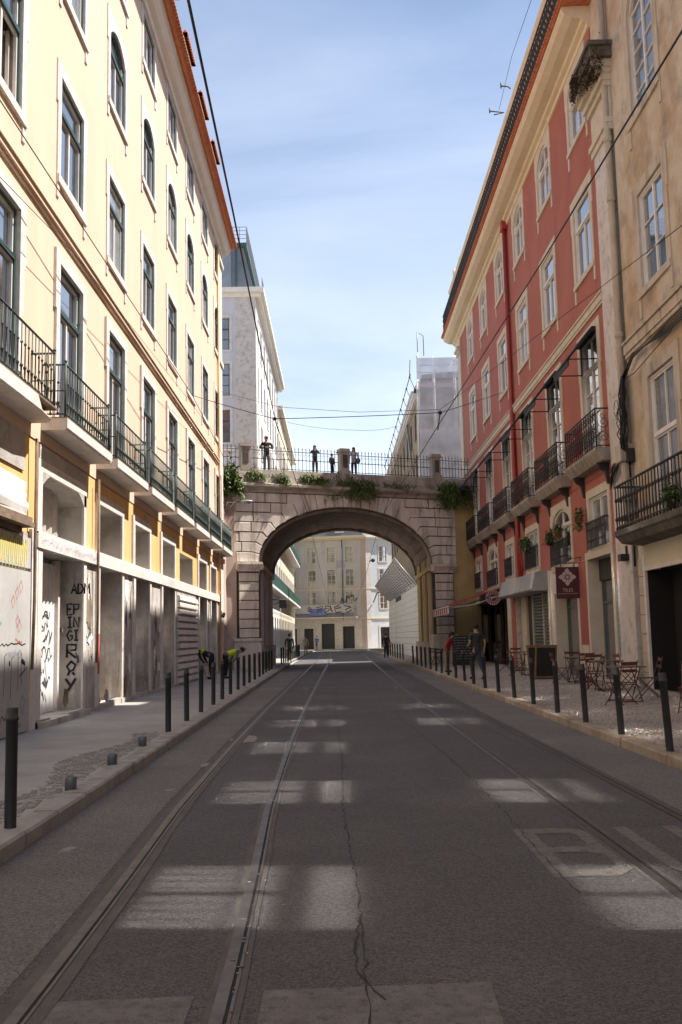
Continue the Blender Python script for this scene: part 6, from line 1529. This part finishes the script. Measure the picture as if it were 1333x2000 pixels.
def potplant(x, y, z, label, r=.13, hang=.2, n_=260, mt='terracotta', boxy=None):
    t = thing('potted_plant', (x, y, z), label, 'potted plant')
    m = MB()
    if boxy: m.box(x - .09, y - boxy, z, x + .09, y + boxy, z + .18)
    else: m.lathe([(r * .7, 0), (r, .22), (r * 1.1, .22), (r * 1.1, .26), (r * .8, .25)], 10, (x, y, z))
    m.build('pot', mt, t); m = MB()
    for i in range(n_):
        a = R.uniform(0, 2 * pi); el = R.uniform(-.4, 1.4); yy_ = y + (R.uniform(-boxy, boxy) if boxy else R.gauss(0, r * .6)); l = R.uniform(.08, .22)
        leaf(m, (x + R.gauss(0, r * .5), yy_, z + .24 + abs(R.gauss(0, .12)) - (R.random() ** 2) * hang), (math.cos(a) * math.cos(el), math.sin(a) * math.cos(el), math.sin(el)), l, l * .35, .5, 1 if R.random() < .15 else 0)
    m.build('foliage', ['leaf', 'leaf_dry'], t)
potplant(XR - .25, 30.55, 5.0, 'trailing potted plant hung beside the small rectangular window above the shop doors', hang=.5)
potplant(XR - .28, 33.4, 4.8, 'reddish potted plant in the arched window, nearer the hanging sign', n_=300)
potplant(XR - .25, 34.9, 4.7, 'dark potted plant in the arched window, farther from the corner', n_=350, mt='iron')
potplant(XR - .25, 39.4, 4.95, 'long planter of greenery on the window railing above the shop hood', boxy=.6, n_=700, mt='iron', hang=.35)
potplant(XR - .7, 20.7, 4.2, 'leafy plant in a dark pot on the beige building balcony', n_=500, mt='dark_shop', r=.17)
for i, (u, lab) in enumerate(((29.6, 'nearest'), (34.4, 'second'), (39.3, 'third'))):
    t = thing('hanging_cloth', (XR - .35, u, 7.6), 'dark red cloth hung over the %s scrolled balcony of the red building' % lab, 'cloth')
    m = MB(); vs = []
    for a in range(9):
        for b in range(5): vs.append((XR - .37 + .02 * math.sin(a * 1.7 + b), u - .45 + a * .11, 7.75 - b * .2))
    m.add(vs, [(a * 5 + b, (a + 1) * 5 + b, (a + 1) * 5 + b + 1, a * 5 + b + 1) for a in range(8) for b in range(4)], 0, True); m.build('fabric', 'p_crimson' if i != 1 else 'dark_shop', t)
# ferns and moss under the weathered ledge
tuft('fern_clump', 'dark mossy ferns clinging under the weathered ledge of the corner pilaster', 'ferns', (XR - .55, 25.9, 17.35), (.25, .9), .25, 5000, .6, l=.09, w_=.03, dry=.3, mats=('moss', 'brown_wood'))

# ---------------------------------------------------------------- wires and lamps
def ray_pt(x, y, d):
    v = Vector((x - CX, -(y - CY), F)); wv = Vector((vx.dot(v), vy.dot(v), vz.dot(v))); k = d / wv.y; return (wv.x * k, d, EYE + wv.z * k)
def wire(pts, r, label, sag=0.0, grp='overhead tram wires'):
    P = []
    for a, b in zip(pts, pts[1:]):
        a, b = Vector(a), Vector(b); k = 8
        for i in range(k): t = i / k; q = a.lerp(b, t); q.z -= sag * 4 * t * (1 - t); P.append(tuple(q))
    P.append(tuple(pts[-1])); m = MB(); m.tube(P, r, 5); o = m.build('overhead_wire', 'wire'); tagit(o, label, 'wire', grp); return o
nL, nR = ray_pt(537, 818, 27), ray_pt(860, 806, 27)
wire([ray_pt(340, -120, 5.2), ray_pt(368, 0, 6.6), ray_pt(455, 412, 11.5), nL, ray_pt(600, 1000, 50), (-1.1, 75, 6.4), (-1.2, 131, 6.4)], .012, 'thick black contact wire over the lane beside the yellow building')
wire([ray_pt(1450, -140, 6), ray_pt(1333, 60, 8.5), ray_pt(1060, 510, 15), ray_pt(862, 822, 27), ray_pt(745, 1010, 50), (2.3, 75, 6.4), (2.6, 131, 6.4)], .012, 'thick black contact wire crossing in front of the red building')
wire([ray_pt(376, 772, 30.8), nL, nR, ray_pt(985, 765, 46)], .011, 'black span wire stretched between the yellow and red buildings', .02)
wire([ray_pt(0, 195, 14.5), ray_pt(376, 772, 30.8), ray_pt(436, 890, 44)], .011, 'black cable running along the front of the yellow building')
wire([ray_pt(0, 345, 14.8), ray_pt(150, 500, 19), ray_pt(430, 860, 44)], .007, 'thin cable running below the string course of the yellow building')
wire([ray_pt(432, 765, 47), ray_pt(545, 795, 40), ray_pt(700, 805, 38), ray_pt(860, 800, 40), ray_pt(1333, 440, 19)], .009, 'thin wire stretched over the street just above the span wire')
wire([ray_pt(555, 823, 47), ray_pt(690, 840, 45), ray_pt(780, 832, 47)], .008, 'thin slack wire sagging below the span wire', .1)
wire([ray_pt(1045, -20, 30), ray_pt(1000, 110, 36), ray_pt(975, 215, 42)], .01, 'thin wire leading up to the roof bracket of the red building')
m = MB(); m.ball(nL, .055, 8, 5); m.tube([nL, (nL[0] + .1, nL[1], nL[2] - .35)], .015, 4); o = m.build('wire_insulator', 'wire'); tagit(o, 'black insulator where the span wire meets the contact wire by the yellow building', 'insulator', 'wire insulators')
m = MB(); m.ball(nR, .06, 8, 5); m.tube([nR, (nR[0] - .08, nR[1], nR[2] - .5)], .015, 4); o = m.build('wire_insulator', 'wire'); tagit(o, 'black insulator on the span wire nearer the red building', 'insulator', 'wire insulators')
for (a, b, lab) in ((ray_pt(985, 220, 42), ray_pt(957, 217, 42), 'lower'), (ray_pt(993, 169, 38), ray_pt(979, 168, 38), 'upper')):
    m = MB(); m.tube([(XR - .3, a[1], a[2] - .1), a, b], .03, 5); m.tube([(b[0], b[1], b[2] - .1), (b[0], b[1], b[2] + .15)], .03, 4); o = m.build('roof_bracket', 'scaff_dark'); tagit(o, '%s of the two small iron brackets sticking out from the roofline railing' % lab, 'bracket')
# arm lamp on the left pier
SL = thing('street_lamp', TB(.5, .1, 8.3), 'grey street lamp on a thin arm fixed to the bridge face above the left-hand pier', 'lamp')
A_ = ray_pt(436, 982, 48.5); B_ = ray_pt(470, 981, 48.8)
m = MB(); m.tube([(-5.3, 48.1, A_[2] - .5), (-5.25, 48.3, A_[2]), A_, B_], .025, 5); m.tube([(-5.3, 48.1, A_[2] - .6), ray_pt(458, 980, 48.6)], .015, 4); m.build('arm', 'iron', SL)
m = MB(); m.ball((B_[0] + .3, B_[1], B_[2] + .03), (.34, .16, .09), 10, 6); m.build('lamp_head', 'metal_grey', SL)
m = MB(); m.ball((B_[0] + .33, B_[1], B_[2] - .03), (.2, .11, .06), 8, 5); m.build('lens', 'pane_dull', SL)
CL = thing('wall_lantern', (XL, 98, 4.8), 'black lantern bracketed from the building line beyond the arch', 'lamp')
m = MB(); m.tube([(XL, 84, 4.9), (XL + .9, 84, 4.9)], .04, 5); m.box(XL + .7, 83.7, 4.2, XL + 1.3, 84.3, 4.85); m.tube([(XL, 84, 4.4), (XL + .7, 84, 4.7)], .03, 5); m.build('lantern', 'iron', CL)
FL = thing('facade_lamp', TFl(.2, .2, 11.5), 'black bracket lamp high on the corner of the far grey building', 'lamp')
m = MB(TFl); m.tube([(-.6, .1, 11.6), (-1.1, .9, 11.9)], .07, 5); m.ball((-1.2, 1.0, 11.7), .28, 8, 5); m.build('lamp', 'iron', FL)
FL = thing('facade_lamp', TFl(9, .2, 11.6), 'black bracket lamp between upper windows of the far grey building', 'lamp')
m = MB(TFl); m.tube([(9, .1, 11.6), (9, 1.0, 11.9)], .07, 5); m.ball((9, 1.1, 11.6), .3, 8, 5); m.build('lamp', 'iron', FL)
FL = thing('facade_lamp', TFr(1.5, .2, 6.8), 'swan necked lamp low on the bright side of the far building', 'lamp')
m = MB(TFr); m.tube([(1.0, .1, 6.2), (1.0, 1.2, 7.4), (1.6, 1.6, 7.6)], .08, 5); m.ball((1.8, 1.7, 7.3), .3, 8, 5); m.build('lamp', 'iron', FL)
SPk = thing('loudspeaker', (XL + .1, 46.0, 2.7), 'small black double lamp fixed on the last white pilaster', 'lamp')
m = FB('L'); m.tube([(46.9, .06, 2.2), (46.9, .12, 3.0)], .02, 4); m.ball((46.75, .2, 2.75), .09, 6, 4); m.ball((47.0, .2, 2.85), .09, 6, 4); m.build('lamp', 'iron', SPk)
SPk.name = 'wall_lamp'
